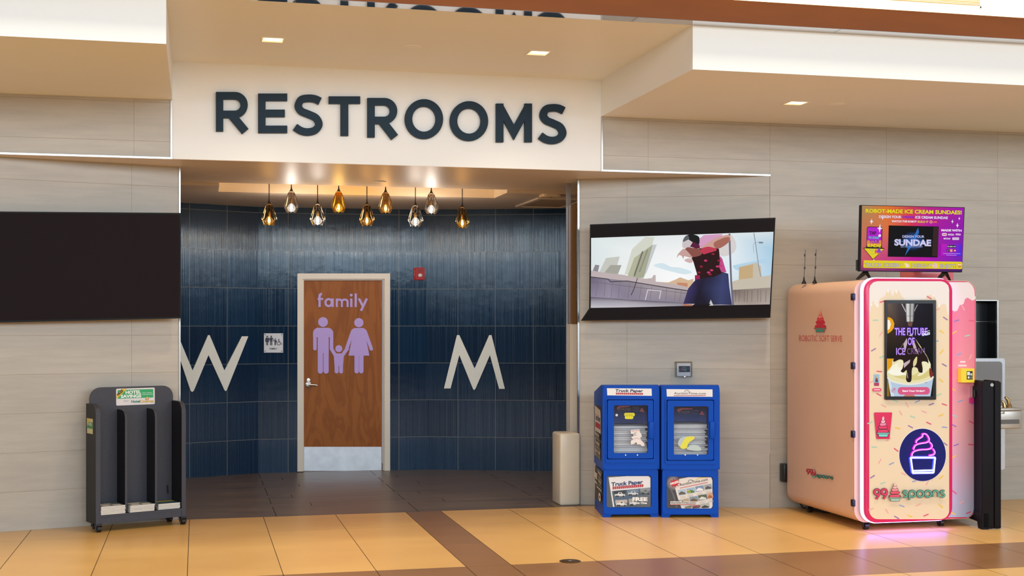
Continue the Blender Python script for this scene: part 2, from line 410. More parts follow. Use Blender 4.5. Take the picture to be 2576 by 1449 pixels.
# ================================================================== walls
def vwall(name, A, B, z0, z1, m, u0=0.0, parent=None, thick_=0.0):
    """upright wall from plan point A to B, mapped in metres"""
    a = Vector((A[0], A[1], 0)); b = Vector((B[0], B[1], 0)); ln = (b - a).length
    mb = MB(); Z = Vector((0, 0, 1)); t = (b - a).normalized(); nb = Vector((-t.y, t.x, 0)) * thick_
    vs = [a + Z * z0, b + Z * z0, b + Z * z1, a + Z * z1]
    uv = [(u0, z0), (u0 + ln, z0), (u0 + ln, z1), (u0, z1)]
    mb.add(vs, [(0, 1, 2, 3)], uvs=uv)
    if thick_:
        w2 = [v + nb for v in vs]
        mb.add(vs + w2, [(4, 5, 6, 7), (0, 1, 5, 4), (1, 2, 6, 5), (2, 3, 7, 6), (3, 0, 4, 7)], uvs=[(0, v.z) for v in vs] + [(thick_, v.z) for v in w2])
    return mb.build(name, m, parent, fix=False)
ZS, ZC, ZB, ZR = 2.957, 3.74, 3.43, 2.927      # recess soffit, alcove ceiling, side soffits, rear recess ceiling
YW, YF = 10.82, 8.67                            # main wall plane, front plane of the bulkheads
LA, LB = (-2.15, 10.815), (-.136, 11.345)       # splayed wall at the left
RA, RB = (3.372, 11.45), (4.955, 10.81)         # splayed wall at the right
PL, PR, PW = vplane(LA, LB), vplane(RA, RB), yplane(YW)
def uof(P, A, px): return (P(px, 815) - Vector((A[0], A[1], EYE))).xy.length
tone = (184, 177, 165)
sl = stone_mat('stone_tile_left', tone, -uof(PL, LA, 331.5), 0)
sr = stone_mat('stone_tile_right', tone, -uof(PR, RA, 1577), 0, (Vector(RB) - Vector(RA)).length - uof(PR, RA, 1577) + .003)
sm_ = stone_mat('stone_tile_main', tone, 0, 0, 1.24)
walls = MB()
struct(vwall('wall_left', LA, LB, 0, ZS, sl, thick_=.36))
struct(vwall('wall_left_side', (-7.5, 10.815), LA, 0, ZS, sl, thick_=.36))
struct(vwall('wall_right', RA, RB, 0, ZS, sr, thick_=.36))
struct(vwall('wall_upper_left', (-7.5, YW), (-.19, YW), ZS + .004, ZB, stone_mat('stone_tile_upper_left', tone, -(7.5 + at_Y(337, 300, YW).x), 0), thick_=.3))
XM = at_Y(1937, 700, YW).x
mr_ = at_Y(2510, 700, YW).x
smR = stone_mat('stone_tile_far_right', tone, 0, 0, (mr_ - XM) / 2)
# niche for the drinking fountain is a real hole in the main wall
nx0, nx1 = at_Y(2400, 900, YW).x, at_Y(2509, 900, YW).x
nz0, nz1 = .9, at_Y(2480, 757, YW).z
def wallpiece(name, x0, x1, z0, z1, m):
    mb = MB(); o = -XM
    mb.add([(x0, YW, z0), (x1, YW, z0), (x1, YW, z1), (x0, YW, z1)], [(0, 1, 2, 3)], uvs=[(x0 + o, z0), (x1 + o, z0), (x1 + o, z1), (x0 + o, z1)])
    return mb
mb = MB()
for x0, x1, z0, z1 in ((XM, nx0, 0, ZB), (nx1, 12.5, 0, ZB), (nx0, nx1, 0, nz0), (nx0, nx1, nz1, ZB), (3.39, XM, ZS, ZB)):
    mb.add([(x0, YW, z0), (x1, YW, z0), (x1, YW, z1), (x0, YW, z1)], [(0, 1, 2, 3)], uvs=[(x0 - XM, z0), (x1 - XM, z0), (x1 - XM, z1), (x0 - XM, z1)])
struct(mb.build('wall_main', smR, fix=False))
# dark niche lining
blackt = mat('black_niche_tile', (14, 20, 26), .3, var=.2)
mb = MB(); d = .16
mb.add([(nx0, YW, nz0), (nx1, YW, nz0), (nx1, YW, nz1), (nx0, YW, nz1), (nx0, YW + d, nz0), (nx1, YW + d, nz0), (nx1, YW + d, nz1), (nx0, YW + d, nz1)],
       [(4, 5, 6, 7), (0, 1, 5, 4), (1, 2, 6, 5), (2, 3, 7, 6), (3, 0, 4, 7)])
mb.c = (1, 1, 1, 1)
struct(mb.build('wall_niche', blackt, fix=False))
mb = MB(); zz = at_Y(2480, 809, YW).z
mb.box(nx0, nx1, YW + d - .002, YW + d + .001, zz - .002, zz + .002)
struct(mb.build('trim_niche_joint', M['steel']))
mb = MB(); mb.box(nx1 - .004, nx1 + .008, YW - .004, YW + .02, nz0, nz1 + .008).box(nx0, nx1, YW - .004, YW + .02, nz1, nz1 + .008)
struct(mb.build('trim_niche', M['chrome']))
# bulkheads, ceilings
mb = MB(); mb.box(-.19, 3.39, YW, YW + .25, ZS + .003, ZC)
struct(mb.build('wall_sign_bulkhead', M['white']))
mb = MB(); mb.box(-7.5, -.19, YF, YW + .02, ZB, ZC + .003)
struct(mb.build('wall_bulkhead_left', M['white']))
mb = MB(); mb.box(3.39, 12.5, YF, YW + .02, ZB, ZC + .003)
struct(mb.build('wall_bulkhead_right', M['white']))
mb = MB(); mb.box(-.19, 3.39, YF, YW + .25, ZC, ZC + .1)
struct(mb.build('ceiling_alcove', M['white']))
mb = MB()
mb.box(-6, 9, YW + .001, 12.52, ZS, ZS + .012)
struct(mb.build('ceiling_recess_front', M['ceil']))
cx0, cx1, cy0, cy1 = .2, 2.96, 12.52, 13.08
mb = MB()
for x0, x1, y0, y1 in ((-6, cx0, 12.52, 15.4), (cx1, 9, 12.52, 15.4), (cx0, cx1, cy1, 15.4)): mb.box(x0, x1, y0, y1, ZR, ZR + .012)
struct(mb.build('ceiling_recess', M['ceil']))
mb = MB(); mb.box(-6, cx0, 12.515, 12.52, ZR, ZS + .012).box(cx1, 9, 12.515, 12.52, ZR, ZS + .012); struct(mb.build('ceiling_step', M['ceil']))
mb = MB(); zt = 3.42; cx0 += .004; cx1 -= .004; cy0 += .004; cy1 -= .004
mb.add([(cx0, cy0, ZS + .002), (cx1, cy0, ZS + .002), (cx1, cy0, zt), (cx0, cy0, zt)], [(0, 1, 2, 3)])
mb.add([(cx0, cy1, ZR), (cx1, cy1, ZR), (cx1, cy1, zt), (cx0, cy1, zt)], [(0, 1, 2, 3)])
mb.add([(cx0, cy0, ZR), (cx0, cy1, ZR), (cx0, cy1, zt), (cx0, cy0, zt)], [(0, 1, 2, 3)])
mb.add([(cx1, cy0, ZR), (cx1, cy1, ZR), (cx1, cy1, zt), (cx1, cy0, zt)], [(0, 1, 2, 3)])
mb.add([(cx0, cy0, zt), (cx1, cy0, zt), (cx1, cy1, zt), (cx0, cy1, zt)], [(0, 1, 2, 3)])
struct(mb.build('ceiling_coffer', mat('coffer_paint', (240, 226, 200), .6, var=.02), fix=False))
# bronze beam with a mirror-bright underside
brz = mat('bronze_panel', (116, 60, 4), .3, 0, var=.22, scale=2.5, ior=1.3, stretch=(.6, 1, 3))
mir = mat('mirror_soffit', (205, 205, 210), .03, 1, .02)
ybm = 8.535
mb = MB(); mb.box(-7.5, 12.5, ybm, ybm + .02, ZC + .002, ZC + .16)
for jx in (.62, 3.3, 5.1):
    pass
struct(mb.build('trim_bronze_beam', brz))
for x0, x1 in ((-7.5, -1.9), (-1.896, .62), (.624, 2.93), (2.934, 4.46), (4.464, 7.2), (7.204, 12.5)):
    mb = MB(); mb.box(x0, x1, ybm + .001, YF - .002, ZC, ZC + .006)
    struct(mb.build('trim_mirror_soffit', mir))
mb = MB(); mb.box(6.55, 12.5, ybm - .012, ybm - .001, ZC + .002, ZC + .16)
struct(mb.build('trim_beam_end', mat('dark_bronze', (58, 32, 10), .3, .3, .15)))
mb = MB(); mb.box(-7.5, 12.5, 9.0, 9.1, 3.76, 7)
struct(mb.build('wall_upper_front', mat('cove_wall_paint', (250, 240, 215), .6, var=.02)))
mb = MB(); mb.box(-7.5, 12.5, ybm + .02, 9.0, ZC + .008, ZC + .014)
struct(mb.build('trim_cove_floor', M['white']))
cov = thing('cove_light', 'long assumed warm light tube hidden behind the bronze beam at top right', 'light', (2.5, 8.80, 3.77))  # tube itself is out of view, assumed from the glow above the beam
mb = MB(); mb.tube([(-10, 0, .02), (9.9, 0, .02)], .018, 10); mb.build('tube', mat('cove_tube', (255, 230, 170), .5, emit=(255, 214, 140), es=42), cov)
mb = MB(); mb.box(-10, 9.9, -.03, .03, -.012, 0); mb.build('base', M['white'], cov)
# vent above the beam
vx0, vx1 = at_Y(2080, 0, 9.0).x, at_Y(2466, 0, 9.0).x; vz = at_Y(2466, 21, 9.0).z
vent = thing('wall_vent', 'white louvred vent grille high up above the bronze beam', 'vent', ((vx0 + vx1) / 2, 8.985, vz))
mb = MB(); hw = (vx1 - vx0) / 2
mb.box(-hw, hw, 0, .012, 0, .012).box(-hw, hw, 0, .012, .3, .31).box(-hw, -hw + .012, 0, .012, 0, .3).box(hw - .012, hw, 0, .012, 0, .3); mb.build('frame', M['white'], vent)
for k in range(12):
    mb = MB(); z = .022 + .023 * k; mb.add([(-hw + .014, -.004, z), (hw - .014, -.004, z), (hw - .014, .012, z + .014), (-hw + .014, .012, z + .014), (-hw + .014, -.004, z - .002), (hw - .014, -.004, z - .002), (hw - .014, .012, z + .012), (-hw + .014, .012, z + .012)],
        [(0, 1, 2, 3), (4, 5, 6, 7), (0, 1, 5, 4), (2, 3, 7, 6), (0, 3, 7, 4), (1, 2, 6, 5)]); mb.build('slat', mat('vent_slat', (214, 205, 190), .5) if k == 0 else bpy.data.materials['vent_slat'], vent)
# ------------------------------------------------------------------ blue tiled wall, three facets
B0 = at_d(477, 815, 13.98).xy; B1 = at_d(649.5, 815, 14.43).xy; B2 = at_d(1072.6, 815, 14.78).xy; B3 = at_d(1423, 815, 14.6).xy
BL = B1 + (B0 - B1) * 3.2; BR = B2 + (B3 - B2) * 2.2
PA, PB, PC = vplane(BL, B1), vplane(B1, B2), vplane(B2, BR)
def pitch(P, a, b, n): return (P(b, 815) - P(a, 815)).length / n
def upos(P, A, px): return (P(px, 815).xy - Vector(A)).length
pa, pb, pc = pitch(PA, 477, 571.5, 1), pitch(PB, 725, 1003.6, 3), pitch(PC, 1152, 1341.6, 2)
dv = -.371 + .4155 * 2
door_x0, door_x1 = 748, 981
zt_door = PB(860, 688).z
struct(vwall('wall_blue_left', BL, B1, 0, ZR + .03, blue_tile_mat('blue_tile_left', -upos(PA, BL, 477) + pa * 20, pa, dv)))
mB = blue_tile_mat('blue_tile_centre', -upos(PB, B1, 725) + pb * 20, pb, dv)
# centre facet is cut around the doorway
mb = MB(); e = (B2 - B1).normalized()
def pbp(u, z): return Vector((B1.x + e.x * u, B1.y + e.y * u, z))
ud0, ud1, ue = upos(PB, B1, door_x0 + 3), upos(PB, B1, door_x1 - 3), (B2 - B1).length
for u0, u1, z0, z1 in ((0, ud0, 0, ZR + .03), (ud1, ue, 0, ZR + .03), (ud0, ud1, zt_door - .02, ZR + .03)):
    mb.add([pbp(u0, z0), pbp(u1, z0), pbp(u1, z1), pbp(u0, z1)], [(0, 1, 2, 3)], uvs=[(u0, z0), (u1, z0), (u1, z1), (u0, z1)])
struct(mb.build('wall_blue_centre', mB, fix=False))
struct(vwall('wall_blue_right', B2, BR, 0, ZR + .03, blue_tile_mat('blue_tile_right', -upos(PC, B2, 1152) + pc * 20, pc, dv)))
# corridor side walls, and an unseen hall wall added to darken low reflections
dk = mat('corridor_tile', (96, 74, 48), .5, var=.1)
mb = MB(); mb.box(-6.1, -6, 10.9, 15.5, 0, 3.0); struct(mb.build('wall_corridor_left', dk))
mb = MB(); mb.box(-16, 22, -11.3, -11.1, 0, 3.1); struct(mb.build('wall_hall_unseen', mat('added_dark_wall', (44, 46, 52), .6, var=.3, scale=.6)))
mb = MB(); mb.box(9, 9.1, 11.3, 15.5, 0, 3.0); struct(mb.build('wall_corridor_right', dk))
# ------------------------------------------------------------------ corner trims
def tbar(name, p, q, r, m=None):
    mb = MB(); p = Vector(p); q = Vector(q); t = (q - p).normalized()
    a = t.cross(Vector((0, 1, 0))); a.normalize(); b = t.cross(a)
    vs = [x + a * i * r + b * j * r for x in (p, q) for i, j in ((-1, -1), (1, -1), (1, 1), (-1, 1))]
    mb.add(vs, [(0, 1, 5, 4), (1, 2, 6, 5), (2, 3, 7, 6), (3, 0, 4, 7), (0, 1, 2, 3), (4, 5, 6, 7)])
    return struct(mb.build(name, m or M['chrome']))
tbar('trim_corner_left', (LB[0] - .002, LB[1] - .008, 0), (LB[0] - .002, LB[1] - .008, ZS), .006)
tbar('trim_corner_right', (RA[0] - .004, RA[1] - .008, 0), (RA[0] - .004, RA[1] - .008, ZS), .008)
tbar('trim_soffit_left', (-7.4, YW - .004, ZS + .006), (-.19, YW - .004, ZS + .006), .007)
tbar('trim_upright_left', (-.197, YW - .004, ZS + .014), (-.197, YW - .004, ZB), .006)
tbar('trim_soffit_right', (3.39, YW - .004, ZS + .006), (XM, YW - .004, ZS + .006), .007)
tbar('trim_upright_right', (3.397, YW - .004, ZS + .014), (3.397, YW - .004, ZB), .006)
# underside of the splayed zones is the recess ceiling itself; thin metal strip up the far side of the right wall end
re = PR.n * -.36; R2 = (RA[0] + re.x, RA[1] + re.y)
tx = at_Y(1430, 815, 11.80).x
mb = MB(); mb.box(tx - .022, tx + .022, 11.795, 11.81, 0, ZS); struct(mb.build('trim_wall_end', M['steel']))
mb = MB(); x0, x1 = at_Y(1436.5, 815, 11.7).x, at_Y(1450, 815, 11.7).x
mb.box(x0, x1, 11.69, 11.78, 1.64, at_Y(1440, 515, 11.7).z); struct(mb.build('trim_wall_end_upper', M['endbrown']))  # brown block laid on the upper wall end, darker than the part below
mb = MB(); mb.box(x0 - .01, x1 + .02, 11.70, 11.79, 0, 1.64); struct(mb.build('trim_wall_end_lower', mat('stone_end_strip', (214, 208, 196), .4, var=.06)))
# corner guard at the foot of the right wall end
cg = at_d(1431, 815, 11.86); zg = at_d(1431, 1090, 11.86).z
mb = MB(); mb.rbox(cg.x - .085, cg.x + .105, 11.40, 11.68, 0.0, zg, .02, 3)
o = mb.build('corner_guard', mat('beige_guard', (226, 218, 198), .28, var=.05))
tag(o, 'beige corner guard box at the foot of the wall end beside the blue boxes', 'corner guard')
# ------------------------------------------------------------------ sign letters
teal = mat('dark_teal_letter', (24, 46, 62), .5, ior=1.3, var=.05)
T = 18.5
def glyph(ch, x0, x1, yt, yb, t=T):
    h = t / 2; S = []
    xc = (x0 + x1) / 2; ym = (yt + yb) / 2
    if ch == 'R':
        b = yt + (yb - yt) * .66; r = (b - yt) / 2 - h
        S.append(([(x0 + h, yt), (x0 + h, yb)], t, 0))
        S.append(([(x0 + t * .5, yt + h)] + arc(x1 - 4 - r - h, (yt + b) / 2, r, r, -90, 90, 16) + [(x0 + t * .5, b - h)], t, 0))
        S.append(([(xc - 4, b - h), (x1 - h - 1, yb)], t * 1.12, 0)); return S
    if ch == 'E':
        return [([(x0 + h, yt), (x0 + h, yb)], t, 0)] + [([(x0 + h, y), (e, y)], t, 0) for y, e in ((yt + h, x1), (ym, x1 - 6), (yb - h, x1))]
    if ch == 'T': return [([(xc, yt), (xc, yb)], t * 1.05, 0), ([(x0, yt + h), (x1, yt + h)], t, 0)]
    if ch == 'O': return [(arc(xc, ym, (x1 - x0) / 2 - h, (yb - yt) / 2 - h, 0, 360, 48)[:-1], t, 1)]
    if ch == 'M':
        return [([(x0 + h, yt), (x0 + h, yb)], t, 0), ([(x1 - h, yt), (x1 - h, yb)], t, 0), ([(x0 + h * .9, yt + h * .6), (xc, ym + 24), (x1 - h * .9, yt + h * .6)], t * .98, 0)]
    if ch == 'S':
        w_, H = x1 - x0, yb - yt
        q = [(.90, .16), (.72, .10), (.50, .085), (.27, .12), (.17, .27), (.27, .40), (.52, .48), (.76, .57), (.86, .73), (.73, .87), (.48, .915), (.25, .88), (.06, .79)]
        return [(spline([(x0 + a * w_, yt + b * H) for a, b in q], 6), t, 0)]
names = [('R', 543, 627, 233, 332), ('E', 649, 722, 237, 336), ('S', 737, 812, 240, 342), ('T', 826, 905, 244, 343), ('R', 923, 1002, 248, 347),
         ('O', 1017, 1113, 251, 351), ('O', 1130, 1226, 256, 356), ('M', 1246, 1336, 262, 359), ('S', 1353, 1423, 264, 363)]
ord_ = ['first letter, left end of the sign', 'second letter from the left', 'third letter, left of the T', 'fourth letter, only T', 'fifth letter, right of the T', 'left one of the two O letters', 'right one of the two O letters', 'left of the last S', 'last letter, right end of the sign']
for (ch, x0, x1, yt, yb), od in zip(names, ord_):
    mb = MB(); solid_strips(mb, glyph(ch, x0, x1, yt, yb), PW, .035, .004)
    o = mb.build('sign_letter', teal)
    tag(o, 'dark teal raised letter %s on the white bulkhead, %s' % (ch, od), 'sign letter', 'raised letters of the restrooms sign')
offw = mat('off_white_letter', (246, 248, 238), .35, var=.03)
mb = MB()
pts = [(1117.5, 977), (1150, 843), (1156, 843), (1194.5, 927), (1231, 843), (1237, 843), (1270.5, 978), (1256, 978), (1233, 893), (1197, 977), (1193, 981.5), (1190, 977), (1156, 893), (1134, 977)]
solid_poly(mb, pts, PC, .018, .004); o = mb.build('wall_letter', offw); tag(o, 'large off-white letter M on the blue tiles right of the family door', 'wall letter')
mb = MB()
pts = [(432, 845), (447, 845), (483, 932), (522, 843), (526, 843), (563, 932), (607, 846), (623, 846), (569, 981), (566, 984), (563, 981), (523, 893), (486, 983), (482, 986), (478, 983)]
solid_poly(mb, pts, PA, .018, .004); o = mb.build('wall_letter', offw); tag(o, 'large off-white letter W on the blue tiles, partly hidden by the left wall', 'wall letter')
# ================================================================== family door
dr = bpy.data.objects.new('door_1', None); C.objects.link(dr); dr.location = (B1.x, B1.y, 0); dr.matrix_basis = Matrix.Translation((B1.x, B1.y, 0)); struct(dr)
cream = mat('cream_door_paint', (240, 232, 216), .35, var=.02)
def boxon(mb, P, x0, y0, x1, y1, back, front):
    """box seen at pixel rectangle on plane P between two offsets"""
    a = [P(x0, y0, back), P(x1, y0, back), P(x1, y1, back), P(x0, y1, back)]; n = P.n * (front - back)
    mb.add(a + [v + n for v in a], [(0, 1, 2, 3), (4, 5, 6, 7), (0, 1, 5, 4), (1, 2, 6, 5), (2, 3, 7, 6), (3, 0, 4, 7)])
def pxz(P, px, z): v = P(px, 815); return (v - EYEV).dot(Vector((SN, CS, 0))) and YH - (z - EYE) * F / (v - EYEV).dot(Vector((SN, CS, 0)))
fy = pxz(PB, 860, 0)
mb = MB()
for x0, y0, x1, y1 in ((748, 688, 762, fy), (967, 688, 981, fy), (762, 688, 967, 702)): boxon(mb, PB, x0, y0, x1, y1, -.12, .02)
for x0, y0, x1, y1 in ((762, 702, 764.5, fy), (964.5, 702, 967, fy), (764.5, 702, 964.5, 705)): boxon(mb, PB, x0, y0, x1, y1, -.10, -.02)
mb.build('door_frame', cream, dr, world=True)
def wood_mat():
    m, N, L, b = newmat('door_veneer'); tc = N.new('ShaderNodeTexCoord'); mp = N.new('ShaderNodeMapping'); mp.inputs['Scale'].default_value = (3.2, 3.2, .55)
    L.new(tc.outputs['Object'], mp.inputs[0])
    n = N.new('ShaderNodeTexNoise'); n.inputs['Scale'].default_value = 1.6; n.inputs['Detail'].default_value = 3; n.inputs['Distortion'].default_value = 1.6; L.new(mp.outputs[0], n.inputs['Vector'])
    ml = N.new('ShaderNodeMath'); ml.operation = 'MULTIPLY'; ml.inputs[1].default_value = 26; L.new(n.outputs[0], ml.inputs[0])
    sn = N.new('ShaderNodeMath'); sn.operation = 'SINE'; L.new(ml.outputs[0], sn.inputs[0])
    cr = N.new('ShaderNodeValToRGB'); cr.color_ramp.elements[0].position = 0; cr.color_ramp.elements[0].color = lin((152, 86, 32)); cr.color_ramp.elements[1].color = lin((168, 100, 40)); cr.color_ramp.elements[1].position = .7
    mr = N.new('ShaderNodeMapRange'); mr.inputs['From Min'].default_value = -1; L.new(sn.outputs[0], mr.inputs[0]); L.new(mr.outputs[0], cr.inputs[0]); L.new(cr.outputs[0], b.inputs['Base Color'])
    b.inputs['Roughness'].default_value = .45; b.inputs['IOR'].default_value = 1.3; return m
mb = MB(); boxon(mb, PB, 763.5, 704, 962, fy - 4, -.095, -.05); mb.build('door_leaf', wood_mat(), dr, world=True)
mb = MB(); boxon(mb, PB, 765, 1125, 960.5, 1185.5, -.05, -.0465); kp = mb.build('kick_plate', mat('scuffed_steel_plate', (196, 200, 206), .42, .75, .22, 9), dr, world=True)
mb = MB()
for x in (768, 806, 844, 882, 920, 957):
    for y_ in (1129, 1182): mb.lathe([(.0001, -.003), (.004, -.002), (.004, .001)], PB(x, y_, -.0465), 8, 'y')
mb.build('screw', M['steel'], kp, world=True)
PD = Plane(PB.o + PB.n * -.05, PB.n)
silver = mat('satin_lever_metal', (205, 203, 198), .22, 1, .05)
h = MB(); c = PD(775, 967); n_ = PB.n; ang = math.atan2(n_.x, -n_.y)
def lathe_on(mb, prof, c, n, seg=24):
    """turned shape standing off a wall along its normal"""
    t = Vector((n.y, -n.x, 0)).normalized(); vs = []
    for r, q in prof:
        for k in range(seg):
            a = 2 * PI * k / seg; vs.append(c + n * q + t * r * math.cos(a) + Vector((0, 0, 1)) * r * math.sin(a))
    fs = [(i * seg + k, i * seg + (k + 1) % seg, (i + 1) * seg + (k + 1) % seg, (i + 1) * seg + k) for i in range(len(prof) - 1) for k in range(seg)]
    o = mb.smooth; mb.smooth = True; mb.add(vs, fs); mb.smooth = o
lathe_on(h, [(.038, 0), (.038, .008), (.03, .012), (.014, .014), (.012, .05), (.0001, .05)], c, n_)
a0, a1 = PD(775, 967, .05), PD(798, 969, .05)
h.tube([a0 + n_ * -.002, a0 + (a1 - a0) * .25, a0 + (a1 - a0) * .6 + Vector((0, 0, .004)), a1], [.013, .014, .013, .011], 12)
h.build('door_handle', silver, dr, world=True)
h = MB(); lathe_on(h, [(.026, 0), (.026, .008), (.02, .014), (.0001, .015)], PD(776, 956), n_); h.build('lock_cylinder', silver, dr, world=True)
lilac = mat('lilac_sign_plastic', (200, 172, 248), .45, var=.02)
def k5(x, y): return (640 + x * .4004, 640 + y * .4003)
def K(*p): return [k5(a, b) for a, b in p]
def figure(name, polys, strips, circles):
    mb = MB()
    fz = .009
    for p in polys: solid_poly(mb, p, PD, fz); fz += .0005
    for pts, wd in strips:
        fz += .0005
        pts = [k5(*q) for q in pts]; wd = wd * .4
        solid_strips(mb, [(pts, wd, 0)], PD, fz)
        for q in (pts[0], pts[-1]): solid_poly(mb, arc(q[0], q[1], wd / 2, wd / 2, 0, 360, 16)[:-1], PD, fz - .00025)
    for x, y, r in circles: q = k5(x, y); solid_poly(mb, arc(q[0], q[1], r * .4, r * .4, 0, 360, 28)[:-1], PD, .009)
    return mb.build(name, lilac, dr, world=True)
def k5r(x0, y0, x1, y1, r): a = k5(x0, y0); b = k5(x1, y1); return rrect(a[0], a[1], b[0], b[1], [q * .4 for q in r])
figure('man_pictogram', [k5r(368, 461, 495, 520, (34, 34, 2, 2)), k5r(397, 500, 467, 620, (1, 1, 1, 1))],
       [([(380, 490), (380, 592)], 23), ([(484, 490), (484, 590)], 23), ([(414, 610), (414, 733)], 33), ([(450, 610), (450, 733)], 33)], [(431, 425, 31)])
figure('child_pictogram', [K((497, 622), (563, 622), (557, 700), (503, 700))],
       [([(483, 592), (512, 640)], 22), ([(583, 592), (548, 640)], 22), ([(516, 690), (516, 736)], 25), ([(544, 690), (544, 736)], 25)], [(530, 592, 22)])
figure('woman_pictogram', [k5r(606, 462, 706, 500, (30, 30, 2, 2)), K((622, 480), (692, 480), (722, 636), (591, 636))],
       [([(617, 484), (580, 590)], 22), ([(695, 484), (734, 594)], 22), ([(642, 630), (642, 734)], 28), ([(671, 630), (671, 734)], 28)], [(656, 429, 29)])
def letter(strips, name='door_letter'):
    mb = MB(); solid_strips(mb, [([k5(*q) for q in p], wd * .4, cl) for p, wd, cl in strips], PD, .010); mb.build(name, lilac, dr, world=True)
letter([(arc(422, 262, 13, 13, 280, 180, 8) + [(409, 331)], 15, 0), ([(396, 280), (432, 280)], 12, 0)])
letter([(arc(466, 303, 20, 22, 0, 360, 28)[:-1], 14, 1), ([(491, 277), (491, 331)], 14, 0)])
letter([([(517, 277), (517, 331)], 13, 0), (arc(533, 298, 16, 14, 180, 360, 10) + [(549, 331)], 13, 0), (arc(567, 298, 18, 14, 180, 360, 10) + [(585, 331)], 13, 0)])
letter([([(608, 277), (608, 331)], 14, 0), (arc(608, 256, 4.5, 4.5, 0, 360, 12)[:-1], 9, 1)])
letter([([(636, 246), (636, 331)], 14, 0)])
letter([([(656, 277), (680, 325)], 15, 0), ([(706, 277), (669, 355)], 15, 0)])
# ================================================================== things on the blue wall
white_pl = mat('white_sign_plastic', (226, 230, 238), .4, var=.02)
pr_ = print_mat('printed_sheet'); prg = print_mat('glossy_print', .22)
t = thing('wall_sign', 'small white square sign with family and wheelchair pictograms, left of the door', 'sign', PB(688, 863, .01))
mb = MB(); boxon(mb, PB, 664, 838.5, 712, 887, .002, .012); mb.build('plate', white_pl, t, world=True)
def k4(x, y): return (640 + x / 18.11, 820 + y / 18.11)
a = Art(PB, .0125); nv = (36, 34, 66)
for x, y in ((492, 390), (1245, 390), (492, 1148), (1245, 1148)): a.circ(*k4(x, y), 1.5, (96, 100, 110), hold=True)
a.o += .0003
for x, y, r in ((582, 477, 38), (765, 477, 38), (953, 590, 27), (1112, 618, 27)): a.circ(*k4(x, y), r / 18.1, nv)
a.poly([k4(*q) for q in ((530, 525), (640, 525), (668, 740), (500, 740))], nv)
for p, w_ in (([(528, 540), (492, 670)], 26), ([(640, 540), (680, 660)], 28), ([(562, 735), (562, 875)], 34), ([(604, 735), (604, 875)], 34), ([(738, 690), (738, 875)], 38), ([(794, 690), (794, 875)], 38), ([(705, 545), (680, 650)], 28), ([(832, 545), (880, 680), (925, 650)], 26),
              ([(936, 740), (936, 875)], 26), ([(968, 740), (968, 875)], 26), ([(1004, 660), (1004, 750)], 22), ([(1110, 640), (1115, 745), (1185, 745), (1230, 830), (1265, 822)], 24), ([(1112, 700), (1175, 700)], 18)):
    a.line([k4(*q) for q in p], w_ / 18.1, nv)
a.rect(*k4(715, 525), *k4(820, 700), nv); a.rect(*k4(920, 635), *k4(1005, 750), nv)
a.line([k4(1112 + 78 * math.cos(q), 785 + 78 * math.sin(q)) for q in [math.radians(d) for d in range(20, 250, 15)]], 20 / 18.1, nv)
a.text('FAMILY', k4(705, 1065), k4(1040, 1065), 3.7, nv, .02)
a.build('print', pr_, t)
t = thing('fire_alarm', 'red fire alarm strobe on the blue tiles right of the door', 'fire alarm', PB(1054, 689, .0))
mb = MB()
solid_poly(mb, rrect(1040, 673, 1068, 705, 4), PB, .012, .001); solid_poly(mb, rrect(1043, 674, 1067, 704, 4), PB, .045, .010); mb.build('housing', mat('alarm_red', (176, 6, 14), .4, ior=1.35), t, world=True)
a = Art(PB, .0455)
for i in range(4): a.rect(1050, 678 + i * 2, 1061, 679 + i * 2, (96, 8, 14), hold=True)
for y_ in (682, 687, 692): a.rect(1040.5, y_, 1042, y_ + 1.5, (230, 220, 210), hold=True)
a.build('print', pr_, t)
mb = MB(); c = PB(1056, 693, .05); mb.sphere(c, .022, 1.2, .8, 1); mb.build('strobe_lens', mat('strobe_lens', (235, 235, 235), .1, var=.2, scale=80, coat=1), t, world=True)
# ================================================================== pendant lamps in the coffer
def glassmat(name, col, alpha, rough=.03):
    m, N, L, b = newmat(name); tr = N.new('ShaderNodeBsdfTransparent'); tr.inputs[0].default_value = lin(col)
    gl = N.new('ShaderNodeBsdfGlossy'); gl.inputs['Roughness'].default_value = rough
    fr = N.new('ShaderNodeFresnel'); fr.inputs[0].default_value = 1.5; mx = N.new('ShaderNodeMixShader')
    ad = N.new('ShaderNodeMath'); ad.operation = 'ADD'; ad.inputs[1].default_value = alpha; L.new(fr.outputs[0], ad.inputs[0])
    L.new(ad.outputs[0], mx.inputs[0]); L.new(tr.outputs[0], mx.inputs[1]); L.new(gl.outputs[0], mx.inputs[2])
    L.new(mx.outputs[0], N['Material Output'].inputs['Surface']); N.remove(b); return m
smoke = {'amber': (246, 220, 176), 'clear': (250, 248, 246), 'gold': (255, 222, 140)}
sg = {}
